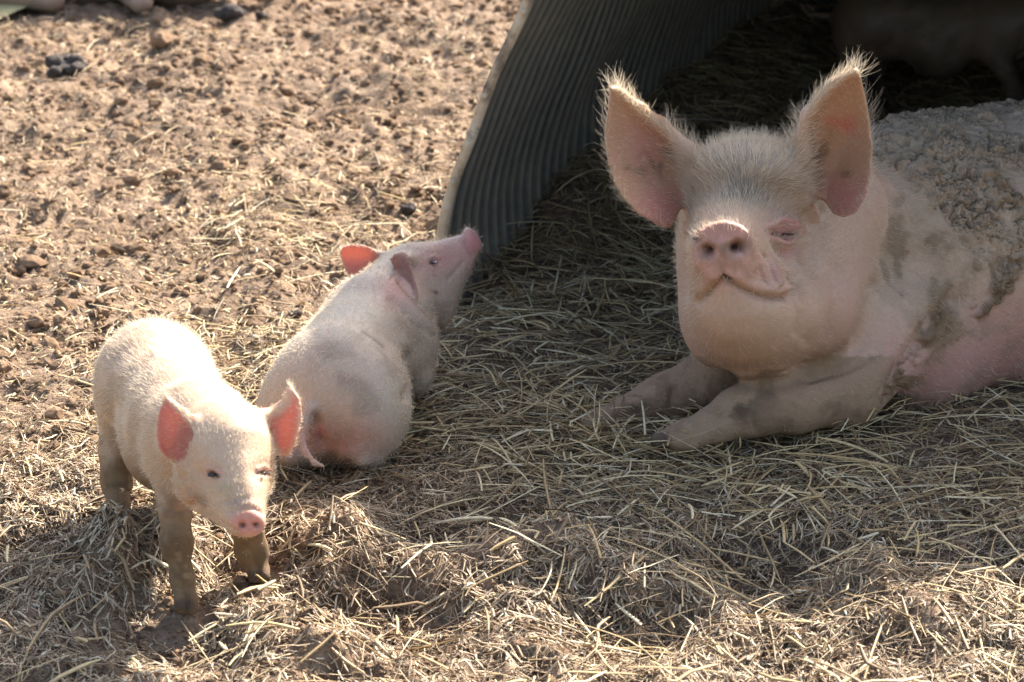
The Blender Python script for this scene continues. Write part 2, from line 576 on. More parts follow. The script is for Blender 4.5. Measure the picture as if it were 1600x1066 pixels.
# ------------------------------------------------------------------ smooth implicit modelling -> one continuous body mesh
class Blob:
    def __init__(self): self.ops = []

    def ell(self, c, r, k=.03, R=None, op='u'):
        c = np.asarray(c, np.float32); r = np.asarray(r, np.float32)
        M = np.stack([XA, VA, FA]) if R is None else np.asarray(R)
        M = M.astype(np.float32)

        def f(P):
            q = (P - c) @ M.T
            k0 = np.sqrt(((q / r) ** 2).sum(1)); k1 = np.sqrt(((q / (r * r)) ** 2).sum(1)) + 1e-6
            return np.where(k0 < 1e-4, -r.min(), k0 * (k0 - 1) / k1)
        self.ops.append((op, f, c, float(r.max()), k)); return self

    def cone(self, a, b, ra, rb, k=.03, op='u'):
        a = np.asarray(a, np.float32); b = np.asarray(b, np.float32)
        ab = b - a; L2 = float(ab @ ab) + 1e-9

        def f(P):
            pa = P - a
            t = np.clip((pa @ ab) / L2, 0, 1)
            return np.sqrt(((pa - t[:, None] * ab) ** 2).sum(1)) - (ra + (rb - ra) * t)
        self.ops.append((op, f, (a + b) / 2, float(np.linalg.norm(ab)) / 2 + max(ra, rb), k)); return self

    def chain(self, pts, k=.03):
        for (a, ra), (b, rb) in zip(pts[:-1], pts[1:]): self.cone(a, b, ra, rb, k)
        return self

    def ear(self, poly, depth, th, k=.012):
        """an ear: outline poly [(px,py)], mid-surface depth(px,py), half thickness th"""
        E = np.asarray(poly, np.float32)
        D0 = float(np.mean(depth(E[:, 0], E[:, 1])))
        s = D0 / FPX
        c = pt(E[:, 0].mean(), E[:, 1].mean(), D0)
        rad = float(max(np.ptp(E[:, 0]), np.ptp(E[:, 1]))) * s * .75 + .05

        def f(P):
            px, py, D = proj(P)
            q = np.stack([px, py], -1).astype(np.float32)
            d = np.full(len(q), 1e9, np.float32); sgn = np.ones(len(q), np.float32)
            A = E; B = np.roll(E, -1, 0)
            for a, b in zip(A, B):
                e = b - a; w = q - a
                t = np.clip((w @ e) / (e @ e), 0, 1)
                d = np.minimum(d, ((w - t[:, None] * e) ** 2).sum(1))
                c1 = q[:, 1] >= a[1]; c2 = q[:, 1] < b[1]; c3 = e[0] * w[:, 1] > e[1] * w[:, 0]
                flip = (c1 & c2 & c3) | (~c1 & ~c2 & ~c3)
                sgn = np.where(flip, -sgn, sgn)
            do = sgn * np.sqrt(d) * s
            tt = th * np.clip(.7 + np.clip(-do, 0, .03) / .03 * .3, .7, 1)
            dw = np.abs(D - depth(px, py)) * .8 - tt
            o = do + tt
            return np.minimum(np.maximum(o, dw), 0) + np.sqrt(np.maximum(o, 0) ** 2 + np.maximum(dw, 0) ** 2)
        self.ops.append(('u', f, c.astype(np.float32), rad, k)); return self

    def eval(self, P, center=None, brad=None):
        d = np.full(len(P), 1.0, np.float32)
        for op, f, c, r, k in self.ops:
            if center is not None and np.linalg.norm(center - c) - r - brad > .06 + k: continue
            e = f(P).astype(np.float32)
            if op == 'u':
                h = np.clip(.5 + .5 * (d - e) / k, 0, 1); d = d + (e - d) * h - k * h * (1 - h)
            else:
                h = np.clip(.5 - .5 * (d + e) / k, 0, 1); d = d + (-e - d) * h + k * h * (1 - h)
        return d

    def polygonise(self, lo, hi, res, bs=16):
        lo = np.asarray(lo, float); nb = np.ceil((np.asarray(hi) - lo) / (res * bs)).astype(int)
        N = nb * bs
        phi = np.ones(tuple(N), np.float32)
        brad = bs * res * math.sqrt(3) / 2
        ii = np.stack(np.meshgrid(*[np.arange(n) for n in nb], indexing='ij'), -1).reshape(-1, 3)
        cen = (lo + (ii * bs + (bs - 1) / 2) * res).astype(np.float32)
        dc = self.eval(cen)
        loc = (np.stack(np.meshgrid(*[np.arange(bs)] * 3, indexing='ij'), -1).reshape(-1, 3) * res)
        for b, c, d in zip(ii, cen, dc):
            sl = tuple(slice(b[q] * bs, (b[q] + 1) * bs) for q in range(3))
            if abs(d) > brad * 1.25 + .03:
                phi[sl] = 1.0 if d > 0 else -1.0
            else:
                phi[sl] = self.eval((lo + b * bs * res + loc).astype(np.float32), c, brad).reshape(bs, bs, bs)
        return surface_nets(phi, lo, res)


def surface_nets(phi, lo, res):
    ins = phi < 0
    c = np.zeros(tuple(np.array(phi.shape) - 1), np.int8)
    for di in (0, 1):
        for dj in (0, 1):
            for dk in (0, 1):
                c += ins[di:c.shape[0] + di, dj:c.shape[1] + dj, dk:c.shape[2] + dk]
    act = np.argwhere((c > 0) & (c < 8))
    vid = np.full(c.shape, -1, np.int32); vid[tuple(act.T)] = np.arange(len(act))
    acc = np.zeros((len(act), 3), np.float32); cnt = np.zeros(len(act), np.float32)
    cor = [(0, 0, 0), (1, 0, 0), (0, 1, 0), (1, 1, 0), (0, 0, 1), (1, 0, 1), (0, 1, 1), (1, 1, 1)]
    val = [phi[act[:, 0] + a, act[:, 1] + b, act[:, 2] + d] for a, b, d in cor]
    for i in range(8):
        for ax in range(3):
            if cor[i][ax]: continue
            j = i + (1 << ax)
            a, b = val[i], val[j]
            x = (a < 0) != (b < 0)
            t = np.where(x, a / np.where(x, a - b, 1), 0)
            p = np.array(cor[i], np.float32) + t[:, None] * np.eye(3, dtype=np.float32)[ax]
            acc += np.where(x[:, None], p, 0); cnt += x
    V = (lo + (act + acc / cnt[:, None]) * res).astype(np.float32)
    Fs = []
    for ax in range(3):
        o1, o2 = [(1, 2), (2, 0), (0, 1)][ax]
        s0 = [slice(None)] * 3; s1 = [slice(None)] * 3
        s0[ax] = slice(0, -1); s1[ax] = slice(1, None)
        a, b = ins[tuple(s0)], ins[tuple(s1)]
        for flip in (False, True):
            e = np.argwhere((a & ~b) if not flip else (~a & b))
            e = e[(e[:, o1] > 0) & (e[:, o2] > 0) & (e[:, o1] < phi.shape[o1] - 1) & (e[:, o2] < phi.shape[o2] - 1)]
            q = []
            for d1, d2 in ((-1, -1), (0, -1), (0, 0), (-1, 0)):
                cc = e.copy(); cc[:, o1] += d1; cc[:, o2] += d2
                q.append(vid[cc[:, 0], cc[:, 1], cc[:, 2]])
            q = np.stack(q, -1)
            Fs.append(q if not flip else q[:, ::-1])
    return V, np.concatenate(Fs)


def vnormals(V, F):
    n = np.cross(V[F[:, 2]] - V[F[:, 0]], V[F[:, 3]] - V[F[:, 1]])
    N = np.stack([sum(np.bincount(F[:, k], n[:, a], len(V)) for k in range(4)) for a in range(3)], -1)
    return N / (np.linalg.norm(N, axis=1, keepdims=True) + 1e-12)


def smooth(V, F, it=1, w=.5):
    for _ in range(it):
        A = np.zeros_like(V, dtype=np.float64); C = np.zeros(len(V))
        for k in range(4):
            i, j = F[:, k], F[:, (k + 1) % 4]
            for a in range(3):
                A[:, a] += np.bincount(i, V[j, a], len(V)) + np.bincount(j, V[i, a], len(V))
            C += np.bincount(i, minlength=len(V)) + np.bincount(j, minlength=len(V))
        V = (V + w * (A / np.maximum(C, 1)[:, None] - V)).astype(np.float32)
    return V


class Sculpt:
    """displace and colour a body mesh: strokes are drawn on its surface"""
    def __init__(self, V, F, skin):
        self.V, self.F = V, F
        self.N = vnormals(V, F)
        self.px, self.py, self.D = proj(V)
        view = V - CP; view /= np.linalg.norm(view, axis=1, keepdims=True)
        self.face = -(self.N * view).sum(1)
        self.C = np.tile(np.asarray(skin, np.float32), (len(V), 1))
        self.mud = np.zeros(len(V), np.float32); self.ear = np.zeros(len(V), np.float32)
        self.off = 0.0; self.crust = np.zeros(len(V), np.float32)

    def refresh(self):
        self.N = vnormals(self.V, self.F)

    def spot(self, px, py, rx, ry=None, dmax=99, dmin=0, rot=0, p=1.0, front=True):
        ry = ry or rx
        if dmax < 4.76: dmax += self.off
        dx, dy = self.px - px, self.py - py
        c, s = math.cos(rot), math.sin(rot)
        u, v = (dx * c + dy * s) / rx, (-dx * s + dy * c) / ry
        m = np.exp(-(u * u + v * v) ** p) * ((self.D < dmax) & (self.D > dmin))
        if front: m = m * sstep(.0, .25, self.face)
        return m

    def stroke(self, poly, w, dmax=99, dmin=0):
        if dmax < 4.76: dmax += self.off
        q = np.stack([self.px, self.py], -1); P = np.asarray(poly, float)
        d = np.full(len(q), 1e9)
        for a, b in zip(P[:-1], P[1:]):
            e = b - a; t = np.clip(((q - a) @ e) / (e @ e + 1e-9), 0, 1)
            d = np.minimum(d, ((q - a - t[:, None] * e) ** 2).sum(1))
        return np.exp(-d / (w * w)) * ((self.D < dmax) & (self.D > dmin)) * sstep(.0, .2, self.face)

    def push(self, m, a): self.V = (self.V + self.N * (m * a)[:, None]).astype(np.float32)

    def paint(self, m, col, a=1.0):
        m = np.clip(m * a, 0, 1)[:, None]; self.C = self.C * (1 - m) + np.asarray(col, np.float32) * m


def to_tri(F): return np.concatenate([F[:, [0, 1, 2]], F[:, [0, 2, 3]]])


def hair_np(name, V, F, N, dens, length, comb, mat, parent, origin, rad=.00022, lift=.35, curl=.15, seed=1, tipscale=.25):
    """grow single hairs: dens per vertex (hairs per m2), length per vertex (m), comb per vertex (direction)"""
    r = np.random.default_rng(seed)
    T = to_tri(F); a, b, c = V[T[:, 0]], V[T[:, 1]], V[T[:, 2]]
    ar = .5 * np.linalg.norm(np.cross(b - a, c - a), axis=1) * dens[T].mean(1)
    n = int(ar.sum())
    t = np.searchsorted(np.cumsum(ar) / ar.sum(), r.random(n)); t = np.minimum(t, len(T) - 1)
    u, v = r.random(n), r.random(n); f = u + v > 1; u[f], v[f] = 1 - u[f], 1 - v[f]
    w = np.stack([1 - u - v, u, v], -1)
    P = (V[T[t]] * w[..., None]).sum(1); Nn = (N[T[t]] * w[..., None]).sum(1)
    Ln = (length[T[t]] * w).sum(1) * r.uniform(.55, 1.25, n)
    Cb = (comb[T[t]] * w[..., None]).sum(1)
    Cb = Cb - Nn * (Cb * Nn).sum(1, keepdims=True)
    Cb /= np.linalg.norm(Cb, axis=1, keepdims=True) + 1e-6
    Cb = Cb + r.normal(size=(n, 3)) * .28
    lf = lift * r.uniform(.5, 1.5, n)[:, None]
    d0 = Nn * (lf + .25) + Cb * .6; d0 /= np.linalg.norm(d0, axis=1, keepdims=True)
    d1 = Nn * lf * .6 + Cb + r.normal(size=(n, 3)) * curl; d1 /= np.linalg.norm(d1, axis=1, keepdims=True)
    pts = []; p = P - Nn * .001
    for s in range(4):
        pts.append(p)
        k = s / 3.0
        p = p + (d0 * (1 - k) + d1 * k) * (Ln / 3)[:, None]
    Q = np.stack(pts, 1).reshape(-1, 3) - np.asarray(origin)
    hc = bpy.data.hair_curves.new(name)
    hc.add_curves([4] * n)
    hc.points.foreach_set("position", Q.astype(np.float32).ravel())
    hc.points.foreach_set("radius", np.tile(np.array([1, .9, .65, tipscale], np.float32), n) * np.repeat(r.uniform(.7, 1.3, n), 4).astype(np.float32) * rad)
    hc.materials.append(mat)
    o = bpy.data.objects.new(name, hc); COL.objects.link(o); o.parent = parent
    return o


def smin_depth(*a): return a


def surf(S, x, y):
    """depth of the body surface seen at (x, y)"""
    m = (np.hypot(S.px - x, S.py - y) < 5) & (S.face > 0)
    return float(np.min(S.D[m])) if m.any() else 4.5


def ear_paint(S, poly, mask, inner, rim, w0=3.0, w1=14.0):
    P = np.asarray(poly, float); q = np.stack([S.px, S.py], -1); d = np.full(len(q), 1e9)
    for a, c in zip(P, np.roll(P, -1, 0)):
        e = c - a; t = np.clip(((q - a) @ e) / (e @ e), 0, 1); d = np.minimum(d, ((q - a - t[:, None] * e) ** 2).sum(1))
    k = sstep(w0, w1, np.sqrt(d)) * mask
    S.paint(mask * 1.0, rim); S.paint(k * (S.face > 0), inner)
    S.ear[mask > 0] = (.3 + .7 * k)[mask > 0]


def build_body(name, root, S, mat, tone=1.0):
    S.C = S.C * tone
    org = np.array(root.location)
    return mesh_np("body", S.V, S.F, mat, root, origin=org,
                   attrs={"skin_colour": ('FLOAT_COLOR', S.C), "mud": ('FLOAT', S.mud), "ear": ('FLOAT', S.ear), "crust": ('FLOAT', S.crust)})


def ball(name, c, r, mat, parent, squash=(1, 1, 1)):
    import bmesh
    bm = bmesh.new(); bmesh.ops.create_icosphere(bm, subdivisions=3, radius=1)
    for v in bm.verts:
        v.co = [v.co[q] * r * squash[q] for q in range(3)]
    me = bpy.data.meshes.new(name); bm.to_mesh(me); bm.free()
    me.polygons.foreach_set("use_smooth", [True] * len(me.polygons)); me.materials.append(mat)
    o = bpy.data.objects.new(name, me); COL.objects.link(o); o.parent = parent
    o.location = np.asarray(c) - np.array(parent.location)
    return o


PINK = s2l(226, 178, 160); CREAM = s2l(224, 198, 172); DUST = s2l(178, 154, 128); MUDC = s2l(142, 122, 98)
GREYH = s2l(196, 186, 172); ROSE = s2l(222, 150, 142); DARK = s2l(84, 68, 56)
eye_mat = mat_plain("eye_dark", (.012, .009, .008), .12, .1, spec=.6)
hair_white = mat_hair("bristle_white", s2l(228, 212, 186), .45)
hair_sow = mat_hair("bristle_pale", s2l(214, 198, 172), .45)

# ------------------------------------------------------------------ the sow
def rp(r, D): return r * D / FPX


def make_sow():
    base = gpt(1450, 610)
    root = empty("sow", (base[0], base[1], 0), "large muddy pink sow lying on straw in front of the metal shelter, head raised", "pig", "pigs in the yard")
    b = Blob()

    def E(px, py, D, rx, ry, rd, k=.03, op='u'):
        D = D + .145 * (D < 4.615)
        s = D / FPX; b.ell(pt(px, py, D), (rx * s, ry * s, rd * s), k, op=op)

    def C(p, q, k=.03):
        p, q = [(*v[:2], v[2] + .145 * (v[2] < 4.615), v[3]) for v in (p, q)]
        b.cone(pt(*p[:3]), pt(*q[:3]), rp(p[3], p[2]), rp(q[3], q[2]), k)

    def CH(l, k=.03):
        for p, q in zip(l[:-1], l[1:]): C(p, q, k)
    # trunk
    E(1450, 402, 4.96, 185, 206, 190, .05)
    C((1300, 330, 4.80, 105), (1450, 376, 5.0, 182), .06)
    C((1460, 410, 4.97, 195), (1620, 388, 5.07, 219), .06)
    C((1620, 388, 5.07, 219), (1860, 392, 5.20, 226), .06)
    E(1975, 400, 5.28, 205, 215, 205, .06)
    C((1300, 395, 4.88, 128), (1440, 405, 4.98, 190), .05)         # neck
    C((1320, 500, 4.80, 100), (1420, 520, 4.90, 130), .04)         # brisket
    # hind leg folded at the flank, off to the right
    CH([(1960, 480, 5.12, 110), (1850, 570, 5.0, 60), (1960, 600, 4.98, 40), (1840, 618, 4.93, 30)], .04)
    # head
    E(1168, 318, 4.56, 104, 92, 120, .03)
    E(1172, 268, 4.62, 88, 52, 90, .03)
    E(1160, 395, 4.50, 98, 95, 120, .03)
    C((1158, 330, 4.50, 70), (1133, 392, 4.32, 55), .035)         # nose bridge
    E(1180, 490, 4.50, 114, 94, 140, .035)                         # jaw
    E(1165, 480, 4.41, 88, 84, 85, .03)
    E(1150, 480, 4.355, 58, 50, 50, .03)                           # chin lip
    E(1270, 470, 4.60, 92, 112, 120, .04)                          # right jowl
    E(1108, 470, 4.54, 40, 98, 100, .03)                          # left jowl
    E(1275, 380, 4.60, 74, 80, 110, .04)                           # right cheek
    E(1103, 395, 4.53, 34, 75, 80, .03)                            # left cheek
    E(1145, 416, 4.345, 64, 52, 52, .025)                           # muzzle
    E(1196, 432, 4.37, 34, 30, 50, .02)                            # right lip
    E(1103, 440, 4.37, 24, 32, 45, .02)                            # left lip
    E(1195, 582, 4.50, 42, 12, 60, .02)                            # dewlap fold
    # snout disc
    E(1131, 392, 4.292, 52, 44, 22, .014)
    E(1131, 380, 4.283, 45, 32, 18, .012)
    # forelegs
    CH([(1400, 490, 4.84, 105), (1318, 600, 4.74, 64), (1240, 628, 4.69, 46), (1176, 642, 4.66, 36), (1116, 664, 4.64, 25), (1078, 679, 4.625, 23)], .025)
    E(1150, 641, 4.648, 36, 34, 33, .016); E(1068, 683, 4.62, 30, 25, 27, .015)
    CH([(1240, 560, 4.84, 70), (1110, 596, 4.80, 46), (1044, 622, 4.78, 36), (985, 646, 4.765, 25), (940, 661, 4.745, 22)], .025)
    E(1024, 626, 4.766, 32, 32, 31, .016); E(934, 663, 4.74, 27, 23, 25, .015)
    for (x, y, D) in ((1068, 684, 4.62), (932, 664, 4.74)):
        for o in (-1, 1):
            C((x - 10, y + 2 + o * 6, D - o * .012, 17), (x - 40, y + 12 + o * 8, D - .015 - o * .016, 13), .006)
        C((x + 12, y + 22, D - .01, 8), (x + 2, y + 27, D - .015, 6), .006)
    # ears
    earL = [(1088, 244), (1060, 222), (1030, 196), (1000, 172), (975, 148), (957, 131), (948, 130), (946, 158), (941, 190), (939, 220),
            (944, 254), (954, 288), (970, 314), (992, 338), (1016, 352), (1038, 364), (1054, 360), (1064, 338), (1080, 300)]

    def dL(px, py):
        # concave toward the viewer, outer edge swept forward, tip bent back
        u = ((px - 1075) * -.60 + (py - 290) * -.80) / 190.0
        v = ((px - 1075) * -.80 + (py - 290) * .60) / 70.0
        return 4.645 - .055 * np.abs(v - .1) ** 1.6 * (1 - .5 * np.clip(u, 0, 1)) - .10 * np.clip(u, 0, 1.2) ** 2 - .03 * np.clip(v, 0, 2)
    earR = [(1246, 246), (1238, 214), (1252, 184), (1276, 152), (1302, 126), (1324, 112), (1338, 108), (1350, 118), (1358, 150), (1365, 190),
            (1369, 230), (1368, 268), (1359, 308), (1342, 338), (1318, 346), (1298, 340), (1284, 318), (1272, 296), (1256, 272)]

    def dR(px, py):
        u = ((px - 1270) * .45 + (py - 280) * -.89) / 195.0
        v = ((px - 1270) * .89 + (py - 280) * .45) / 60.0
        return 4.64 - .06 * np.abs(v - .35) ** 1.6 * (1 - .5 * np.clip(u, 0, 1)) - .10 * np.clip(u, 0, 1.2) ** 2 - .015 * np.clip(v, 0, 2)
    for l in ([(1086, 296, 4.55, 26), (1078, 240, 4.555, 15), (1034, 194, 4.54, 9), (1000, 168, 4.53, 7), (962, 138, 4.50, 4)],
              [(1252, 300, 4.55, 28), (1246, 238, 4.555, 16), (1262, 178, 4.54, 9), (1300, 132, 4.52, 7), (1336, 110, 4.49, 4)]):
        pts = []
        for x, y, D, r in l:
            f = dL if x < 1150 else dR
            pts.append((x, y, min(float(f(x, y)) + .004, 4.68), r))
        for i in range(len(pts) - 1): b.cone(pt(*pts[i][:3]), pt(*pts[i + 1][:3]), rp(pts[i][3], 4.55), rp(pts[i + 1][3], 4.55), .012)
    b.ear(earL, dL, .0066, .016)
    b.ear(earR, dR, .0066, .016)
    C((1085, 300, 4.56, 30), (1058, 282, 4.585, 18), .025)
    C((1255, 285, 4.57, 34), (1282, 262, 4.60, 18), .025)
    V, F = b.polygonise((.08, 3.9, -.1), (1.85, 5.6, .72), .0034)
    V = smooth(V, F, 3, .4)
    S = Sculpt(V, F, CREAM); S.off = .125
    inL = lambda: 0
    # ear masks by closeness to the ear sheets
    from_l = (np.abs(S.D - dL(S.px, S.py)) < .02) & (S.px < 1052 + .25 * (S.py - 240)) & (S.py < 375)
    from_r = (np.abs(S.D - dR(S.px, S.py)) < .02) & (S.px > 1262) & (S.py < 350) & (S.px < 1372)
    S.ear[from_l | from_r] = 1
    earm = S.ear > 0
    headm = (S.D < 4.79) & (S.px < 1345) & (S.px < 1330) & ~earm & (S.py < 600)
    nz = lambda f, s, o=3: fbm3(S.V, f, o, s)
    n5, n12, n30, n80 = nz(5, 1), nz(12, 2), nz(30, 3), nz(80, 4, 2)
    z = S.V[:, 2]
    # --- sculpting strokes
    S.push(S.stroke([(1092, 472), (1108, 457), (1122, 444), (1131, 439), (1142, 440), (1160, 452), (1182, 463), (1205, 467), (1228, 465), (1240, 455)], 5.5, 4.5), -.007)
    S.push(S.spot(1135, 441, 12, 6, 4.45), -.012)
    S.push(S.spot(1105, 393, 10, 9, 4.36, rot=.5), -.024)
    S.push(S.spot(1153, 386, 11, 9, 4.36, rot=-.3), -.026)
    S.push(S.stroke([(1130, 405), (1131, 436)], 4, 4.4), -.005)
    S.push(S.stroke([(1150, 436), (1180, 448), (1208, 452), (1226, 448)], 10, 4.5), .006)
    S.push(S.stroke([(1092, 452), (1104, 442), (1118, 434)], 9, 4.5), .003)
    S.push(S.spot(1140, 468, 30, 14, 4.5), .003); S.push(S.stroke([(1120, 505), (1150, 512), (1190, 508)], 14, 4.5), -.002)
    S.push(S.stroke([(1236, 470), (1246, 492), (1244, 520)], 7, 4.6), -.004)
    # rim of the snout disc
    S.push(S.stroke([(1090, 412), (1084, 392), (1094, 368), (1112, 353), (1131, 349), (1152, 353), (1170, 367), (1180, 388), (1182, 410), (1172, 428)], 5, 4.38), .003)
    S.push(S.stroke([(1078, 405), (1082, 376), (1100, 350), (1131, 338), (1165, 348), (1186, 372), (1196, 402)], 5, 4.5), -.003)
    # muzzle wrinkles
    for q in ([(1186, 400), (1189, 425), (1196, 444)], [(1200, 398), (1206, 420), (1212, 440)], [(1180, 378), (1196, 392), (1204, 404)], [(1215, 450), (1232, 440), (1246, 425)]):
        S.push(S.stroke(q, 3.2, 4.6), -.004)
    S.push(S.stroke([(1212, 384), (1232, 408), (1242, 436)], 13, 4.65), -.008); S.push(S.stroke([(1078, 396), (1072, 430), (1076, 462)], 9, 4.65), -.004)
    S.push(S.spot(1285, 470, 46, 70, 4.8), .006); S.push(S.stroke([(1250, 440), (1262, 480), (1258, 530)], 10, 4.75), -.005)
    # eyes: lids and slit
    S.push(S.spot(1226, 362, 34, 28, 4.7), -.008)
    S.push(S.stroke([(1204, 352), (1220, 343), (1240, 347), (1251, 360)], 7, 4.7), .012)
    S.push(S.stroke([(1212, 373), (1230, 380), (1247, 375)], 6, 4.7), .010)
    S.push(S.stroke([(1214, 362), (1230, 365), (1246, 362)], 3.4, 4.7), -.013)
    S.push(S.stroke([(1208, 384), (1226, 396), (1246, 392)], 4, 4.7), -.004)
    S.push(S.stroke([(1246, 376), (1262, 400), (1268, 430)], 8, 4.75), -.005)
    S.push(S.spot(1084, 370, 15, 15, 4.7), -.007)
    S.push(S.stroke([(1076, 362), (1086, 357), (1094, 362)], 5, 4.7), .006)
    S.push(S.stroke([(1078, 373), (1090, 374)], 3, 4.7), -.007)
    # folds: behind the jowl, throat, elbow, brow
    S.push(S.stroke([(1372, 450), (1358, 500), (1338, 545), (1300, 572), (1240, 590), (1200, 598)], 16, 4.95, 4.4), -.011)
    S.push(S.stroke([(1300, 420), (1304, 470), (1296, 520)], 14, 4.8), -.004)
    S.push(S.stroke([(1390, 620), (1420, 560), (1460, 500), (1490, 470)], 14, 5.1), -.012)
    S.push(S.stroke([(1270, 590), (1320, 580), (1360, 560)], 6, 4.9), -.006)
    S.push(S.stroke([(1262, 262), (1270, 300), (1284, 326)], 6, 4.7), -.006)
    S.push(S.spot(1171, 290, 60, 40, 4.65), -.004)
    for q in ([(1182, 618), (1174, 645), (1180, 668)], [(1128, 640), (1120, 662)], [(1092, 662), (1086, 690)], [(1052, 610), (1048, 632)], [(966, 646), (962, 668)]): S.push(S.stroke(q, 6, 4.95), -.004)
    # mud: caked plates on the back and shoulder, with cracks
    back = sstep(.10, .26, z + .05 * n12 + .03 * n30) * sstep(4.74, 4.80, S.D + .02 * n12) * sstep(1335, 1385, S.px + 12 * n30)
    patch = np.clip(sstep(-.8, .3, n12 + .6 * n30) * back + .8 * S.spot(1440, 270, 75, 60) * back, 0, 1)
    warp = S.V + .02 * np.stack([n30, n12, nz(25, 8, 2)], -1)
    cell = np.abs(noise3(warp[:, 0] * 46, warp[:, 1] * 46, warp[:, 2] * 46, 21)); crack = sstep(.14, .0, cell) * patch
    cell2 = np.abs(noise3(warp[:, 0] * 95, warp[:, 1] * 95, warp[:, 2] * 95, 22)); crack2 = sstep(.12, .0, cell2) * patch
    lines = [([(1440, 540), (1460, 510), (1475, 490)], 9), ([(1385, 620), (1410, 585), (1430, 555)], 8), ([(1525, 490), (1545, 475), (1560, 440)], 10), ([(1555, 470), (1570, 430)], 8),
             ([(1548, 265), (1556, 290), (1575, 305), (1600, 312)], 7)]
    cake = sum(S.stroke(q, w) for q, w in lines) * sstep(-.5, .2, n30 + .6 * n80)
    S.push(patch * (.002 + .006 * n30 + .005 * n80), 1.0)
    S.push(crack * 1.0 + crack2 * .5, -.011)
    S.push(np.clip(cake, 0, 1) * (.6 + .8 * np.clip(n80, -.5, 1)), .012)
    S.push(S.stroke(lines[4][0], 3), -.008)
    S.refresh()
    # --- colour
    S.paint(np.clip(.5 + .5 * n5, 0, 1), PINK, .7)
    low = sstep(.24, .06, z + .03 * n12)
    S.paint(low * (S.px > 1380), s2l(226, 172, 164), .75)                       # clean pink flank
    S.paint(sstep(.2, .36, z + .04 * n5) * (S.D > 4.75), s2l(186, 170, 150), .8)    # dusty back
    S.paint(patch, s2l(190, 170, 144), .9); S.paint(crack * .9 + crack2 * .6, s2l(84, 68, 54), .9)
    S.paint(np.clip(cake, 0, 1), s2l(140, 118, 90), .95)
    S.paint(sstep(.1, .8, n30 + .5 * n12) * (S.D > 4.7), s2l(180, 157, 130), .4)
    S.paint(sstep(-1.2, .2, n12 + .5 * n30) * S.spot(1440, 340, 120, 170, 9, p=1.5) * (S.D > 4.735), s2l(190, 169, 143), .9)
    S.paint(sstep(-.1, .5, n30 + .4 * n80) * S.spot(1430, 400, 110, 150, 9) * (S.D > 4.735), s2l(140, 119, 94), .7)
    S.paint(sstep(.1, .6, n30) * S.spot(1570, 420, 60, 120, 9) * (S.D > 4.7), s2l(178, 156, 130), .5)
    # brown-dusted forelegs
    legm = sstep(.17, .10, z + .02 * n12) * (S.px < 1400) * (S.py > 556) * (S.D > 4.58)
    S.paint(legm, s2l(176, 150, 122), .85)
    S.paint(legm * sstep(.1, .7, n30), s2l(134, 110, 86), .5)
    S.paint(S.spot(1155, 642, 40, 20, rot=-.5) * sstep(-.7, .4, n80 + n30), s2l(96, 80, 62), .85); S.paint(S.spot(1000, 636, 22, 10, rot=-.4) * sstep(-.5, .4, n80 + n30), s2l(96, 80, 62), .7)
    hoof = (sstep(1050, 1040, S.px) * (S.py > 676) * (S.px > 990) + sstep(908, 900, S.px)) * (S.py > 640) * (S.D < 4.9)
    S.paint(hoof, s2l(104, 90, 76), .9)
    S.paint(S.stroke([(1400, 620), (1430, 560), (1470, 500)], 26) * sstep(-.4, .4, n30), s2l(150, 124, 92), .7)
    # head
    S.paint(headm * S.spot(1170, 250, 95, 60, p=1.5), s2l(176, 164, 148), .8)
    S.paint(headm * S.spot(1170, 290, 75, 50) * sstep(-.9, .4, n30), s2l(128, 118, 106), .7)
    S.paint(headm * S.spot(1232, 418, 26, 44, rot=-.35) * sstep(-.9, .3, n30), s2l(132, 110, 82), .85)  # brown shading painted into the hollow between muzzle and cheek
    S.paint(headm * S.spot(1150, 540, 95, 48) * sstep(-.9, .3, n12), s2l(216, 178, 144), .6)      # tan chin
    S.paint(headm * S.spot(1160, 570, 40, 16), s2l(218, 170, 138), .6)
    S.paint(headm * S.spot(1300, 560, 50, 20, rot=-.5), s2l(150, 126, 92), .6)
    S.paint(headm * S.spot(1085, 430, 16, 70), s2l(196, 168, 140), .5)
    S.paint(S.spot(1226, 358, 27, 20, 4.7), s2l(232, 160, 162), .95)
    S.paint(S.spot(1236, 390, 22, 14, 4.7), s2l(226, 164, 156), .7)
    S.paint(S.spot(1084, 366, 14, 14, 4.7), s2l(200, 142, 132), .7)
    S.paint(S.stroke([(1216, 363), (1230, 366), (1244, 363)], 2.6, 4.7), s2l(70, 48, 44), .9)
    S.paint(S.spot(1086, 373, 6, 4, 4.7), s2l(60, 42, 38), .9)
    disc = S.spot(1132, 392, 50, 46, 4.37, p=2)
    S.paint(disc, s2l(232, 180, 166), .9)
    S.paint(S.spot(1140, 415, 40, 18, 4.4), s2l(226, 184, 172), .6)
    S.paint(disc * S.spot(1131, 358, 44, 12, 4.4), s2l(214, 136, 110), .8)  # orange of the backlit upper edge painted onto the snout
    S.paint(disc * sstep(-.1, .7, n80 + n30), s2l(188, 152, 126), .6)
    S.paint(S.spot(1131, 388, 8, 16, 4.4) * sstep(-.8, .3, n80), s2l(142, 112, 92), .8)
    for x, y in ((1105, 391), (1154, 385)):
        S.paint(S.spot(x, y - 3, 19, 15, 4.4) * sstep(-1.0, .4, n80), s2l(140, 108, 84), .85)
        S.paint(S.spot(x, y + 1, 9, 7, 4.42), s2l(62, 42, 38), .95)
    S.paint(S.spot(1205, 430, 28, 24, 4.5), s2l(224, 176, 170), .6)
    S.paint(S.stroke([(1100, 464), (1118, 448), (1131, 440), (1160, 452), (1205, 467), (1230, 466)], 2.6, 4.5), s2l(130, 92, 78), .6)
    S.paint(S.spot(1137, 442, 9, 4, 4.45), s2l(50, 34, 30), .95)
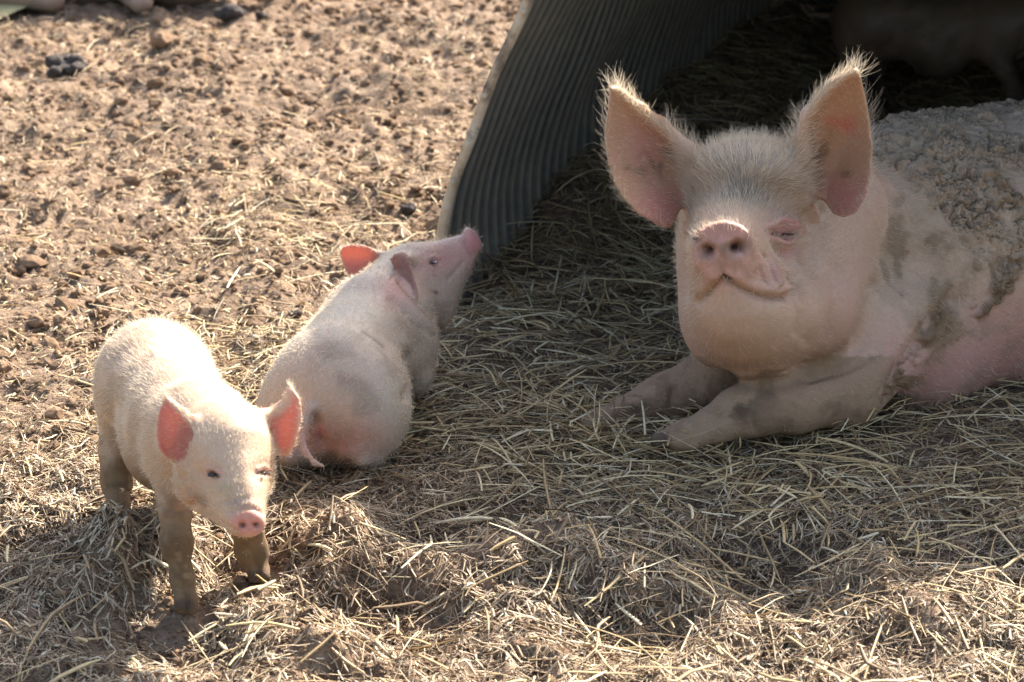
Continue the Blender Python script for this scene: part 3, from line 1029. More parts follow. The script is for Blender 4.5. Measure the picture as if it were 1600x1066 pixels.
    # ears: tan with pink lobes, grimy hollow
    ear_paint(S, earL, from_l, s2l(214, 172, 136), s2l(222, 194, 158), 3, 12); ear_paint(S, earR, from_r, s2l(214, 172, 136), s2l(222, 194, 158), 3, 12); S.ear *= .7
    S.paint(earm * (S.spot(1030, 325, 40, 36) + S.spot(1320, 310, 40, 40) + .7 * S.spot(1010, 235, 30, 40)), s2l(222, 152, 140), .9)
    S.paint(earm * (S.spot(1325, 195, 14, 14) + S.spot(1300, 190, 10, 8)), s2l(226, 128, 112), .8)  # red spots painted as sunlight glowing through the ear
    S.paint(earm * (S.spot(1030, 250, 26, 26, rot=.8) + S.spot(1275, 240, 22, 36)) * sstep(-.7, .4, n80 + n30), s2l(120, 98, 72), .85)
    S.paint(earm * (S.spot(1000, 268, 10, 6) + S.spot(1322, 272, 9, 6) + S.spot(980, 262, 6, 5)), s2l(128, 112, 80), .8)
    S.paint((earm) & (S.face < 0), s2l(214, 180, 152), .8)
    S.mud = np.clip(patch + cake + .6 * legm + .3 * (S.D > 4.75), 0, 1).astype(np.float32)
    S.mud *= (1 - earm); S.crust = np.clip(patch + cake, 0, 1).astype(np.float32)
    body = build_body("sow", root, S, mat_pig("sow_skin", .6, .2), np.array([.60, .555, .505], np.float32))
    ball('eye', pt(1231, 366, surf(S, 1231, 366) + .0035), .0058, eye_mat, root, (1.6, 1, .2)); ball('eye', pt(1086, 373, surf(S, 1086, 373) + .003), .0030, eye_mat, root, (1.2, 1, .45))
    # bristles
    comb = np.zeros_like(S.V); comb[:] = (.5, .35, -.45)
    comb[headm] = np.array([0.05, .6, .55])            # forehead hair stands back over the poll
    side = headm & (S.py > 400); comb[side] = np.array([.35, .5, -.35])
    cx = (S.px - 1170) / 100.0
    comb[headm, 0] += .5 * cx[headm]
    L = np.full(len(S.V), .014); dens = np.full(len(S.V), 12000.0)
    top = headm * sstep(360, 250, S.py)
    L += .014 * top; dens += 52000 * headm * sstep(520, 330, S.py)
    disc2 = S.spot(1132, 395, 56, 50, 4.40, p=2); dens *= (1 - .97 * np.clip(disc2, 0, 1))
    dens *= (1 - .93 * np.clip(patch + cake, 0, 1)) * (1 - .5 * sstep(.24, .34, S.V[:, 2]) * (S.D > 4.75)); dens[S.px > 1700] *= .12
    dens *= 1 - .55 * headm * sstep(380, 430, S.py); dens *= (1 - .8 * legm); L *= (1 - .4 * legm)
    dens[earm] = 30000; L[earm] = .007
    # long fringe on the ear edges
    H1 = hair_np("bristles", S.V, S.F, S.N, dens, L, comb, hair_sow, root, root.location, .00018, .3, .15, 3)
    edge = np.zeros(len(S.V)); cmb = np.zeros_like(S.V)
    for poly, (tx, ty) in ((earL, (950, 130)), (earR, (1342, 104))):
        P = np.asarray(poly, float); q = np.stack([S.px, S.py], -1); d = np.full(len(q), 1e9)
        for a, c in zip(P[1:-3], P[2:-2]):
            e = c - a; t = np.clip(((q - a) @ e) / (e @ e), 0, 1); d = np.minimum(d, ((q - a - t[:, None] * e) ** 2).sum(1))
        m = np.exp(-d / 36.0) * earm
        edge = np.maximum(edge, m)
        near = m > .05
        dx, dy = (tx - S.px) / 120.0, (ty - S.py) / 120.0
        out = S.N.copy()
        cmb[near] = out[near] * .4 + (dx[near, None] * XA - dy[near, None] * VA) * .8 + VA * .15 + FA * .1
    Lf = .020 + .016 * np.clip(sum(np.exp(-((S.px - x) ** 2 + (S.py - y) ** 2) / 38 ** 2) for x, y in ((957, 140), (1344, 118), (1352, 170))), 0, 1)
    hair_np("ear_fringe", S.V, S.F, S.N, edge * 120000, Lf, cmb, hair_sow, root, root.location, .00015, .25, .2, 4)
    return root


sow = make_sow()

# ------------------------------------------------------------------ the piglets
class Pix(Blob):
    """Blob whose parts are given as (px, py, depth, radius px)"""
    shift = (0, 0)

    def E(self, px, py, D, rx, ry, rd, k=.02, op='u'):
        D = D + self.shift[1] * (D < self.shift[0])
        s = D / FPX; self.ell(pt(px, py, D), (rx * s, ry * s, rd * s), k, op=op)

    def C(self, p, q, k=.02):
        p, q = [(*v[:2], v[2] + self.shift[1] * (v[2] < self.shift[0]), v[3]) for v in (p, q)]
        self.cone(pt(*p[:3]), pt(*q[:3]), rp(p[3], p[2]), rp(q[3], q[2]), k)

    def CH(self, l, k=.02):
        for p, q in zip(l[:-1], l[1:]): self.C(p, q, k)


def fringe(S, poly, tip, earm, w=4.0):
    P = np.asarray(poly, float); q = np.stack([S.px, S.py], -1); d = np.full(len(q), 1e9)
    for a, c in zip(P[:-1], P[1:]):
        e = c - a; t = np.clip(((q - a) @ e) / (e @ e), 0, 1); d = np.minimum(d, ((q - a - t[:, None] * e) ** 2).sum(1))
    m = np.exp(-d / (w * w)) * earm
    cmb = np.zeros_like(S.V)
    dx, dy = (tip[0] - S.px) / 60.0, (tip[1] - S.py) / 60.0
    cmb[:] = S.N * .4 + (dx[:, None] * XA - dy[:, None] * VA) * .8 + VA * .1
    return m, cmb


def make_standing():
    base = gpt(285, 870)
    root = empty("piglet", (base[0], base[1], 0), "cream piglet standing in the sun on muddy legs, nearest the camera", "pig", "pigs in the yard")
    b = Pix(); b.shift = (4.09, -.05)
    b.E(240, 594, 4.41, 87, 93, 98, .03)                       # rump
    b.C((245, 602, 4.39, 87), (300, 674, 4.17, 82), .03)         # barrel
    b.E(268, 690, 4.27, 80, 82, 86, .03)
    b.E(312, 690, 4.13, 74, 82, 75, .03)                        # chest
    b.C((318, 672, 4.12, 72), (350, 690, 4.06, 62), .03)         # neck
    b.E(352, 688, 4.05, 70, 62, 72, .02)                        # skull
    b.C((358, 712, 4.02, 60), (384, 800, 3.965, 31), .025)       # bridge to nose
    b.E(312, 748, 4.05, 42, 46, 60, .02)                        # cheeks
    b.E(400, 742, 4.04, 28, 46, 55, .02)
    b.C((345, 775, 4.03, 42), (376, 812, 3.975, 24), .02)        # jaw
    b.E(386, 812, 3.95, 30, 21, 12, .008)                       # disc
    b.E(388, 820, 3.942, 27, 20, 9, .006)
    b.CH([(268, 730, 4.15, 40), (274, 800, 4.13, 22), (276, 850, 4.125, 19), (285, 905, 4.12, 16), (290, 938, 4.115, 16)], .018)
    b.E(275, 846, 4.122, 24, 28, 24, .012); b.E(391, 856, 4.205, 22, 25, 22, .012); b.E(183, 752, 4.43, 21, 26, 24, .012)
    b.C((284, 936, 4.105, 13), (282, 950, 4.095, 11), .006); b.C((298, 936, 4.105, 13), (300, 950, 4.095, 11), .006)
    b.CH([(372, 760, 4.16, 34), (385, 820, 4.18, 23), (394, 862, 4.21, 18), (402, 892, 4.215, 15)], .018)
    b.C((398, 890, 4.205, 12), (396, 902, 4.195, 10), .006); b.C((410, 890, 4.205, 12), (412, 902, 4.195, 10), .006)
    b.CH([(200, 636, 4.43, 52), (184, 704, 4.44, 26), (182, 748, 4.44, 17), (185, 790, 4.405, 14), (186, 812, 4.40, 14)], .02)
    b.C((181, 810, 4.39, 12), (180, 822, 4.38, 10), .006); b.C((193, 810, 4.39, 12), (194, 822, 4.38, 10), .006)
    b.CH([(300, 660, 4.45, 48), (306, 725, 4.48, 24), (312, 765, 4.47, 16), (315, 806, 4.445, 14)], .02)
    b.CH([(205, 560, 4.47, 9), (190, 545, 4.52, 6), (200, 520, 4.54, 5), (222, 530, 4.53, 4), (215, 550, 4.52, 3)], .006)   # curled tail
    earL = [(257, 618), (245, 638), (240, 662), (240, 686), (245, 706), (258, 722), (276, 728), (293, 722), (300, 700), (316, 684), (304, 666), (292, 652), (278, 638), (268, 627)]
    earR = [(452, 600), (464, 608), (473, 622), (476, 648), (471, 676), (464, 700), (453, 717), (438, 716), (426, 704), (419, 690), (402, 672), (404, 657), (416, 647), (434, 640), (446, 628)]

    def dL(px, py):
        v = ((px - 300) * -.8 + (py - 700) * .2) / 50.0; u = -(py - 700) / 80.0
        return 3.97 - .03 * np.abs(v - .45) ** 1.7 + .01 * np.clip(u, 0, 1.2) ** 2

    def dR(px, py):
        v = (px - 410) / 60.0; u = -(py - 690) / 80.0
        return 4.01 - .03 * np.abs(v - .45) ** 1.7 + .01 * np.clip(u, 0, 1.2) ** 2
    for f, l in ((dL, [(322, 690, 14), (306, 662, 7), (286, 643, 5), (259, 620, 3)]), (dR, [(392, 666, 18), (412, 650, 10), (434, 638, 6), (449, 620, 4), (452, 603, 3)])):
        for (x, y, r), (x2, y2, r2) in zip(l[:-1], l[1:]):
            self_d = lambda X, Y: min(float(f(X, Y)) + .003, 4.03)
            b.cone(pt(x, y, self_d(x, y)), pt(x2, y2, self_d(x2, y2)), rp(r, 4), rp(r2, 4), .008)
    b.ear(earL, dL, .0040, .010); b.ear(earR, dR, .0040, .010)
    b.C((322, 690, 4.06, 20), (302, 690, 4.03, 10), .012); b.C((388, 672, 4.06, 22), (412, 672, 4.06, 10), .012)
    V, F = b.polygonise((-.75, 3.55, -.03), (-.18, 4.5, .40), .0030)
    V = smooth(V, F, 2, .4)
    S = Sculpt(V, F, s2l(226, 204, 178))
    z = S.V[:, 2]
    S.ear[((np.abs(S.D - dL(S.px, S.py)) < .014) & (S.px < 302) & (S.py < 728) & (S.D < 4.05)) | ((np.abs(S.D - dR(S.px, S.py)) < .014) & (S.px > 412) & (S.py < 718))] = 1
    earm = S.ear > 0
    head = (S.D < 4.05) & (S.py < 850) & ~earm & (S.px > 270) & (z > .12)
    n8, n30, n80 = fbm3(S.V, 9, 3, 1), fbm3(S.V, 34, 3, 2), fbm3(S.V, 110, 2, 3)
    for l in ([(285, 770), (268, 740), (262, 700)], [(215, 660), (206, 700), (214, 740)], [(230, 560), (200, 600), (188, 650)]): S.push(S.stroke(l, 9, 4.6), -.004)
    # eyes, mouth, nostrils, folds
    for x, y, sg in ((330, 741, 1), (415, 738, -1)):
        S.push(S.spot(x, y, 18, 14, 4.1), -.007)
        S.push(S.stroke([(x - 9, y - 6), (x, y - 9), (x + 9, y - 4)], 4, 4.1), .0045)
        S.push(S.stroke([(x - 8, y + 6), (x + 1, y + 9), (x + 9, y + 7)], 4, 4.1), .003)
    S.push(S.stroke([(300, 790), (325, 806), (350, 822), (372, 834)], 3.5, 4.1), -.006)
    S.push(S.spot(378, 821, 5, 4, 3.97), -.010); S.push(S.spot(400, 820, 5, 4, 3.97), -.010)
    S.push(S.stroke([(362, 800), (378, 794), (398, 794), (412, 802)], 3, 4.0), -.003)
    S.push(S.stroke([(350, 785), (366, 778), (384, 778)], 3, 4.02), -.002)
    S.push(S.stroke([(285, 745), (296, 780), (318, 812)], 6, 4.1), -.005)
    S.push(S.stroke([(180, 600), (176, 660), (205, 720)], 10, 4.6), -.005)
    S.push(S.stroke([(245, 790), (275, 800), (300, 795)], 5, 4.2), -.004)
    S.push(S.stroke([(291, 930), (291, 952)], 2.6, 4.2), -.004); S.push(S.stroke([(404, 886), (404, 906)], 2.6, 4.3), -.004)
    S.refresh()
    S.paint(np.clip(.5 + .5 * n8, 0, 1), s2l(230, 190, 168), .5)
    S.paint(S.spot(240, 585, 60, 26, rot=.4) * sstep(-.5, .4, n30), s2l(158, 146, 132), .85)
    S.paint(S.spot(180, 640, 30, 60) * sstep(-.4, .5, n30 + n8), s2l(176, 152, 122), .75)
    leg = sstep(.20, .10, z + .035 * n30 + .04 * n8) * sstep(660, 750, S.py + 25 * n30) * (1 - head)
    S.paint(leg, s2l(138, 114, 82), .95); S.paint(leg * sstep(.1, .6, n30), s2l(112, 92, 66), .7)
    S.paint(leg * sstep(.5, .9, n80), s2l(170, 146, 112), .6)
    hoof = S.spot(291, 946, 24, 11, 4.3, p=2) + S.spot(404, 900, 22, 10, 4.4, p=2) + S.spot(187, 818, 20, 9, 4.6, p=2)
    S.paint(hoof, s2l(84, 70, 56), .8)
    S.paint(S.spot(290, 785, 20, 14, 4.3), s2l(196, 138, 112), .5)
    S.paint(head * sstep(-.8, .5, n8) * (S.py > 690), s2l(186, 156, 124), .6)  # tan dust and the shading of the lower face, painted in
    S.paint(sstep(-.2, .6, n8 + .6 * n30) * (1 - leg), s2l(196, 172, 142), .5)
    S.paint(head * S.spot(312, 785, 26, 14, rot=.4) * sstep(-.5, .4, n30), s2l(140, 114, 86), .7)
    S.paint(head * S.spot(352, 765, 14, 12, p=2), s2l(196, 178, 140), .6)
    S.paint(head * S.spot(374, 785, 26, 7), s2l(150, 132, 120), .6)
    for x, y in ((330, 741), (415, 738)):
        S.paint(S.spot(x, y - 4, 16, 12, 4.1), s2l(222, 164, 150), .7)
        S.paint(S.stroke([(x - 7, y - 1), (x, y - 1), (x + 8, y + 3)], 3.2, 4.1), s2l(44, 30, 28), 1.0)
    disc = S.spot(388, 817, 30, 22, 3.985, p=2)
    S.paint(disc, s2l(236, 164, 146), .95); S.paint(disc * sstep(0, .8, n80), s2l(196, 138, 118), .6)
    S.paint(S.spot(380, 800, 18, 7, 4.0) * sstep(-.5, .5, n80), s2l(180, 160, 150), .5)
    for x, y in ((378, 821), (400, 820)): S.paint(S.spot(x, y, 4.5, 3.5, 3.98), s2l(96, 56, 52), .95)
    fl = (S.ear > 0) & (S.px < 360); fr = (S.ear > 0) & (S.px > 360)
    ear_paint(S, earL, fl, s2l(228, 150, 132), s2l(228, 200, 172), 2, 9); ear_paint(S, earR, fr, s2l(228, 150, 132), s2l(228, 200, 172), 4, 16)
    S.mud = np.clip(leg * .9, 0, 1).astype(np.float32) * (1 - S.ear)
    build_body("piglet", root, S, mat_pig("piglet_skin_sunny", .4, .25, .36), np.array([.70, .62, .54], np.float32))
    for x, y, sq in ((331, 742, 1.3), (414, 740, .35)): ball("eye", pt(x, y, surf(S, x, y) + .0036), .0044, eye_mat, root, (sq, 1, .6))
    comb = np.zeros_like(S.V); comb[:] = (-.3, .9, -.35); comb[head] = (-.05, .6, .5)
    L = np.full(len(S.V), .010); dens = np.full(len(S.V), 65000.0)
    L[head] = .007; L[leg > .5] = .005; dens[leg > .4] = 1500; dens *= (1 - .97 * np.clip(disc, 0, 1)); L[earm] = .006; dens[earm] = 50000
    L += .006 * S.spot(230, 520, 90, 50)
    hair_np("bristles", S.V, S.F, S.N, dens, L, comb, hair_white, root, root.location, .00019, .28, .2, 5)
    m1, c1 = fringe(S, earL[-5:] + earL[:8], (262, 610), earm); m2, c2 = fringe(S, earR[:9] + earR[-3:], (450, 590), earm)
    c1[S.px > 360] = c2[S.px > 360]
    hair_np("ear_fringe", S.V, S.F, S.N, np.maximum(m1, m2) * 260000, np.full(len(S.V), .009), c1, hair_white, root, root.location, .00014, .4, .25, 6)
    return root


def make_resting():
    base = gpt(545, 690)
    root = empty("piglet", (base[0], base[1], 0), "pale piglet resting in the shade seen from behind, snout lifted towards the shelter rim", "pig", "pigs in the yard")
    b = Pix()
    b.E(528, 628, 4.60, 104, 98, 90, .03)
    b.E(575, 640, 4.58, 62, 80, 70, .03)                        # right haunch
    b.E(455, 655, 4.62, 56, 72, 70, .03)                        # left haunch
    b.C((530, 600, 4.64, 98), (585, 525, 4.80, 88), .04)
    b.E(612, 540, 4.80, 68, 76, 80, .03)                        # shoulder
    b.C((590, 505, 4.82, 78), (640, 448, 4.92, 62), .03)         # neck
    b.E(650, 440, 4.93, 56, 54, 60, .02)                        # skull
    b.E(668, 482, 4.90, 40, 42, 50, .02)                        # jowl
    b.C((662, 428, 4.94, 47), (728, 386, 4.95, 21), .02)         # snout
    b.C((680, 455, 4.92, 38), (722, 412, 4.94, 17), .02)         # jaw
    nd = .80 * XA + .52 * VA - .30 * FA; nd /= np.linalg.norm(nd); n2 = np.cross(nd, FA); n2 /= np.linalg.norm(n2)
    b.ell(pt(739, 374, 4.945), (rp(9, 4.95), rp(22, 4.95), rp(19, 4.95)), .006, R=np.stack([nd, n2, np.cross(nd, n2)]))
    b.CH([(636, 560, 4.79, 40), (648, 590, 4.78, 24), (640, 600, 4.90, 20), (646, 590, 5.0, 16)], .015)
    b.CH([(560, 690, 4.56, 34), (582, 712, 4.57, 15), (566, 719, 4.545, 11)], .012)
    b.CH([(470, 700, 4.58, 30), (452, 716, 4.55, 16)], .012)
    b.CH([(486, 640, 4.52, 12), (474, 664, 4.505, 8), (471, 686, 4.50, 6), (478, 708, 4.49, 5), (492, 724, 4.48, 4), (506, 729, 4.48, 3)], .006)
    earL = [(600, 398), (592, 392), (580, 384), (565, 380), (548, 379), (534, 383), (528, 392), (530, 406), (537, 424), (551, 444), (564, 433), (576, 416), (592, 412)]
    earR = [(604, 404), (614, 394), (630, 391), (642, 401), (649, 424), (655, 450), (652, 468), (640, 460), (626, 442), (613, 422)]

    def dL(px, py):
        u = (600 - px) / 70.0
        return 4.94 + .01 * u + .02 * u * u - .012 * np.abs((py - 405) / 25.0) ** 1.7

    def dR(px, py):
        return 4.808 + .0003 * (py - 430) * -1 - .014 * np.abs((px - 630) / 15.0) ** 1.6
    b.ear(earL, dL, .0036, .010); b.ear(earR, dR, .0042, .008)
    b.C((618, 420, 4.93, 20), (597, 404, 4.94, 10), .012)
    b.C((636, 416, 4.88, 20), (626, 406, 4.815, 9), .012)
    V, F = b.polygonise((-.42, 4.1, -.03), (.06, 5.0, .36), .0030)
    V = smooth(V, F, 2, .4)
    S = Sculpt(V, F, s2l(218, 204, 184))
    S.ear[((np.abs(S.D - dL(S.px, S.py)) < .014) & (S.px < 592) & (S.D > 4.87) & (S.py < 440)) | ((np.abs(S.D - dR(S.px, S.py)) < .010) & (S.px > 608) & (S.px < 660) & (S.py < 472))] = 1
    earm = S.ear > 0
    n8, n30, n80 = fbm3(S.V, 9, 3, 11), fbm3(S.V, 34, 3, 12), fbm3(S.V, 110, 2, 13)
    S.push(S.stroke([(640, 556), (648, 600), (636, 620)], 9, 5), -.008)
    S.push(S.stroke([(612, 470), (650, 505), (680, 525)], 7, 5), -.004)
    S.push(S.stroke([(625, 440), (655, 470), (680, 500), (690, 520)], 5, 5), -.004)
    S.push(S.stroke([(500, 690), (540, 700), (580, 690)], 9, 4.7), -.002)
    S.push(S.stroke([(492, 650), (500, 690), (520, 715)], 9, 4.6), -.006)
    S.push(S.spot(499, 674, 7, 9, 4.6), .006); S.push(S.spot(499, 674, 2.5, 5, 4.6), -.005)
    S.push(S.spot(678, 408, 9, 7, 5), -.004); S.push(S.stroke([(670, 405), (678, 401), (686, 404)], 3, 5), .003)
    S.push(S.stroke([(724, 408), (712, 424), (700, 436)], 2.5, 5), -.002)
    S.push(S.stroke([(722, 366), (728, 384), (738, 398)], 3, 5), -.003)
    S.refresh()
    S.paint(np.clip(.4 + .6 * n8, 0, 1), s2l(220, 194, 176), .6)
    S.paint(S.spot(520, 690, 80, 40) + S.spot(690, 400, 50, 30) + S.spot(620, 450, 30, 30), s2l(226, 162, 152), .8)
    S.paint(S.spot(560, 560, 90, 60) * sstep(-.4, .6, n30 + n8), s2l(184, 168, 152), .5)
    S.paint(S.spot(540, 690, 60, 26) * sstep(-.3, .5, n30), s2l(176, 150, 124), .6)
    S.paint(S.spot(640, 405, 40, 16, rot=-.4) * sstep(-.5, .4, n30), s2l(166, 150, 128), .6)
    S.paint(S.stroke([(566, 518), (582, 528), (598, 542)], 2.2, 5), s2l(110, 92, 78), .8)
    S.paint(S.spot(499, 674, 9, 11, 4.6), s2l(214, 128, 124), .9)
    S.paint(S.spot(490, 665, 12, 22, 4.6), s2l(206, 146, 134), .5)
    S.paint(S.spot(681, 457, 5, 3, rot=.5), s2l(92, 52, 46), .9)
    S.paint(S.stroke([(620, 440), (650, 474), (676, 500)], 3, 5), s2l(168, 128, 108), .6)
    S.paint(S.stroke([(672, 410), (680, 409)], 2.2, 5), s2l(90, 62, 62), .9)
    S.paint(S.spot(738, 376, 18, 22, 5.2, front=False), s2l(226, 150, 150), .9)
    S.paint(sstep(-.1, .6, n8 + .6 * n30) * (S.py > 470), s2l(178, 162, 142), .65)
    S.paint(sstep(.05, .02, S.V[:, 2] + .01 * n30), s2l(150, 124, 96), .8)
    fl = (S.ear > 0) & (S.px < 600); fr = (S.ear > 0) & (S.px > 600)
    ear_paint(S, earL, fl, s2l(228, 150, 132), s2l(226, 180, 158), 2, 8); ear_paint(S, earR, fr, s2l(214, 164, 146), s2l(214, 180, 158), 2, 8)
    S.mud = sstep(.05, .02, S.V[:, 2]).astype(np.float32) * (1 - S.ear)
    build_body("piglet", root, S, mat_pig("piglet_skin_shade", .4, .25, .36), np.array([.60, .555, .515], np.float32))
    ball("eye", pt(679, 410, surf(S, 679, 410) + .0038), .0044, eye_mat, root, (1.3, 1, .36))
    disc = S.spot(740, 374, 14, 20, 5.2, front=False)
    comb = np.zeros_like(S.V); comb[:] = (-.25, -.8, .1)
    L = np.full(len(S.V), .010); dens = np.full(len(S.V), 60000.0) * (1 - .95 * np.clip(disc, 0, 1)); dens[earm] = 50000; L[earm] = .005
    hair_np("bristles", S.V, S.F, S.N, dens, L, comb, hair_white, root, root.location, .00019, .28, .2, 8)
    m1, c1 = fringe(S, earL[:10], (520, 385), earm)
    hair_np("ear_fringe", S.V, S.F, S.N, m1 * 400000, np.full(len(S.V), .007), c1, hair_white, root, root.location, .00014, .4, .25, 9)
    return root


stand = make_standing()
rest = make_resting()
# a third piglet stands deep inside the dark shelter, turned to the right
inner = empty("piglet", (0, 0, 0), "dim piglet standing in the dark at the back of the shelter", "pig", "pigs in the yard")
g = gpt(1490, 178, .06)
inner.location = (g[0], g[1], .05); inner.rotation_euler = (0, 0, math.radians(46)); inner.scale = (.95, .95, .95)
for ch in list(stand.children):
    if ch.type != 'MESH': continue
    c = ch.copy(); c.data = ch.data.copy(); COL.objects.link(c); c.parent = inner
    if "skin_colour" in c.data.attributes:                     # skin colour darkened to stand in for the shelter's gloom
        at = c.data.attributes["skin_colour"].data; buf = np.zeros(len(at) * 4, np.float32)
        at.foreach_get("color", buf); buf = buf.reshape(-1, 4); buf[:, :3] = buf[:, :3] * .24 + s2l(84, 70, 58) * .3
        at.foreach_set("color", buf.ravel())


def make_far():
    g = gpt(120, 20)
    root = empty("pig", (g[0], g[1] + .12, 0), "blurred pig lying beside the puddle at the far edge of the yard", "pig", "pigs in the yard")
    b = Blob(); o = np.array(root.location)
    b.ell(o + (-.02, .06, .12), (.27, .15, .15), .04, R=np.eye(3)); b.ell(o + (-.18, .0, .11), (.13, .15, .14), .04, R=np.eye(3))
    b.ell(o + (.22, .02, .10), (.14, .12, .12), .04, R=np.eye(3))
    b.cone(o + (.30, .02, .12), o + (.44, -.02, .09), .085, .045, .03); b.cone(o + (.44, -.02, .09), o + (.47, -.025, .085), .04, .042, .01)
    b.cone(o + (.12, -.06, .06), o + (.16, -.17, .035), .05, .028, .02); b.cone(o + (-.2, -.05, .06), o + (-.05, -.15, .035), .06, .028, .02)
    b.cone(o + (.31, -.05, .19), o + (.37, -.10, .24), .035, .012, .02); b.cone(o + (.31, .08, .19), o + (.36, .13, .25), .035, .012, .02)
    V, F = b.polygonise(o + (-.42, -.3, -.05), o + (.56, .34, .34), .007)
    S = Sculpt(V, F, s2l(206, 172, 156)); n = fbm3(S.V, 9, 3, 4)
    S.paint(sstep(-.2, .5, n), s2l(170, 140, 116), .7); S.paint(sstep(.09, .03, V[:, 2]), s2l(128, 106, 84), .8)
    build_body("pig", root, S, mat_pig("far_pig_skin", .4, .2, .2))
    ball("eye", o + (.36, -.062, .15), .012, eye_mat, root)
    return root


far = make_far()

# ------------------------------------------------------------------ straw, chaff, clods
def ribbons(name, P, width, up, tint, mat, thick=.09):
    """P (n,m,3) centre lines -> one mesh of flattened stalks"""
    n, m, _ = P.shape
    T = np.gradient(P, axis=1); T /= np.linalg.norm(T, axis=2, keepdims=True) + 1e-9
    S = np.cross(T, up[:, None, :]); S /= np.linalg.norm(S, axis=2, keepdims=True) + 1e-9
    U = np.cross(S, T)
    taper = np.interp(np.linspace(0, 1, m), [0, .1, .85, 1], [.75, 1, .9, .45])[None, :, None]
    w = width[:, None, None] * taper
    ring = np.stack([P - S * w, P + U * w * thick * 2, P + S * w, P - U * w * thick * .6], 2)      # n,m,4,3
    base = np.arange(n * m * 4).reshape(n, m, 4)
    F = []
    for k in range(4):
        F.append(np.stack([base[:, :-1, k], base[:, 1:, k], base[:, 1:, (k + 1) % 4], base[:, :-1, (k + 1) % 4]], -1).reshape(-1, 4))
    V = ring.reshape(-1, 3)
    return mesh_np(name, V, np.concatenate(F), mat, smooth=True, attrs={"tint": ('FLOAT', np.repeat(tint, m * 4))})


def lay(n, zone, length, width, lift, bend, tilt, seed, box=(-1.5, 2.1, 3.35, 7.3), m=6, ang=None, stiff=.0):
    r = np.random.default_rng(seed)
    X, Y = [], []
    got = 0
    feet = [gpt(p, q)[:2] for p, q in ((287, 955), (402, 905), (186, 828))]
    while got < n:
        x = r.uniform(box[0], box[1], n * 2); y = r.uniform(box[2], box[3], n * 2)
        k = r.random(n * 2) < zone(x, y)
        for fx, fy in feet: k &= np.hypot(x - fx, (y - fy) * .8) > .042
        X.append(x[k]); Y.append(y[k]); got += k.sum()
    x = np.concatenate(X)[:n]; y = np.concatenate(Y)[:n]
    L = r.uniform(*length, n) * (.6 + .8 * r.random(n) ** 2)
    a = r.uniform(0, 2 * np.pi, n) if ang is None else ang(x, y, r)
    if ang is None: a = np.pi * 1.3 * noise2(x * 6, y * 6, seed + 70) + r.normal(0, 1.2, n)
    k1 = r.normal(0, bend, n) / L.clip(.02); kink = r.random(n) < .4; kp = r.uniform(.2, .8, n); kv = r.normal(0, .8, n) * kink
    t = np.linspace(-.5, .5, m)
    th = a[:, None] + k1[:, None] * t[None] * L[:, None] + kv[:, None] * sstep(-.02, .02, t[None] + .5 - kp[:, None])
    ds = (L / (m - 1))[:, None]
    px = np.cumsum(np.cos(th) * ds, 1); py = np.cumsum(np.sin(th) * ds, 1)
    px += x[:, None] - px.mean(1, keepdims=True); py += y[:, None] - py.mean(1, keepdims=True)
    hz = height(px.ravel(), py.ravel(), False).reshape(px.shape)
    hz = .35 * hz + .65 * np.maximum(hz, hz.mean(1, keepdims=True) - .004)
    if stiff:
        lin = hz.mean(1, keepdims=True) + (hz[:, -1:] - hz[:, :1]) * .5 * t[None]
        hz = (1 - stiff) * hz + stiff * np.maximum(lin, hz.mean(1, keepdims=True) - .01) + stiff * .3 * (hz.max(1, keepdims=True) - hz.mean(1, keepdims=True))
    lf = r.random(n) ** 1.6 * lift
    tl = r.normal(0, tilt, n)
    arch = r.uniform(-.02, .10, n) * L
    pz = hz + lf[:, None] + (tl * L)[:, None] * t[None] + arch[:, None] * (1 - 4 * t[None] ** 2) * .6
    pz = np.maximum(pz, hz - .004) + .001
    up = np.stack([r.normal(0, .45, n), r.normal(0, .45, n), np.ones(n)], -1)
    up /= np.linalg.norm(up, axis=1, keepdims=True)
    return np.stack([px, py, pz], -1), r.uniform(*width, n), up, r.random(n)


straw_m = mat_straw("straw", [(0, s2l(122, 98, 70)), (.25, s2l(180, 153, 112)), (.5, s2l(212, 184, 134)), (.75, s2l(228, 206, 156)), (1, s2l(240, 228, 194))], .32)
chaff_m = mat_straw("chaff", [(0, s2l(102, 83, 64)), (.35, s2l(156, 131, 102)), (.7, s2l(196, 170, 134)), (1, s2l(222, 200, 166))], .15, .7)


chip_m = mat_straw("trodden_chaff", [(0, s2l(124, 102, 80)), (.35, s2l(176, 150, 120)), (.65, s2l(212, 188, 154)), (.88, s2l(226, 206, 172)), (1, s2l(240, 228, 202))], .24, .6)


def near_band(y): return sstep(4.3, 3.95, y)


def bed(x, y):
    a, b = ark_local(x, y)
    z = straw_zone(x, y) * (a < ARK_W - .03)
    patch = .35 + .65 * sstep(-.5, .4, noise2(x * 3.1, y * 3.1, 60) + .5 * noise2(x * 9, y * 9, 61))
    thin = 1 - .65 * sstep(.12, -.08, x) * sstep(4.5, 4.3, y)
    return thin * z * patch * (1 - .85 * near_band(y)) * (1 - .55 * sstep(5.3, 6.5, y))


def trodden(x, y):
    z = straw_zone(x, y)
    return np.clip(z * .8 + .55 * sstep(4.9, 4.0, y) + .1, 0, 1) * (1 - .5 * near_band(y)) * (.4 + .6 * sstep(-.5, .3, noise2(x * 5, y * 5, 62)))


def scatter(x, y):
    z = 1 - straw_zone(x, y)
    band = sstep(6.2, 4.6, y) * .9 + .10
    return z * band * sstep(-.35, .6, noise2(x * 2.3, y * 2.3, 63) + .5 * noise2(x * 8, y * 8, 64))


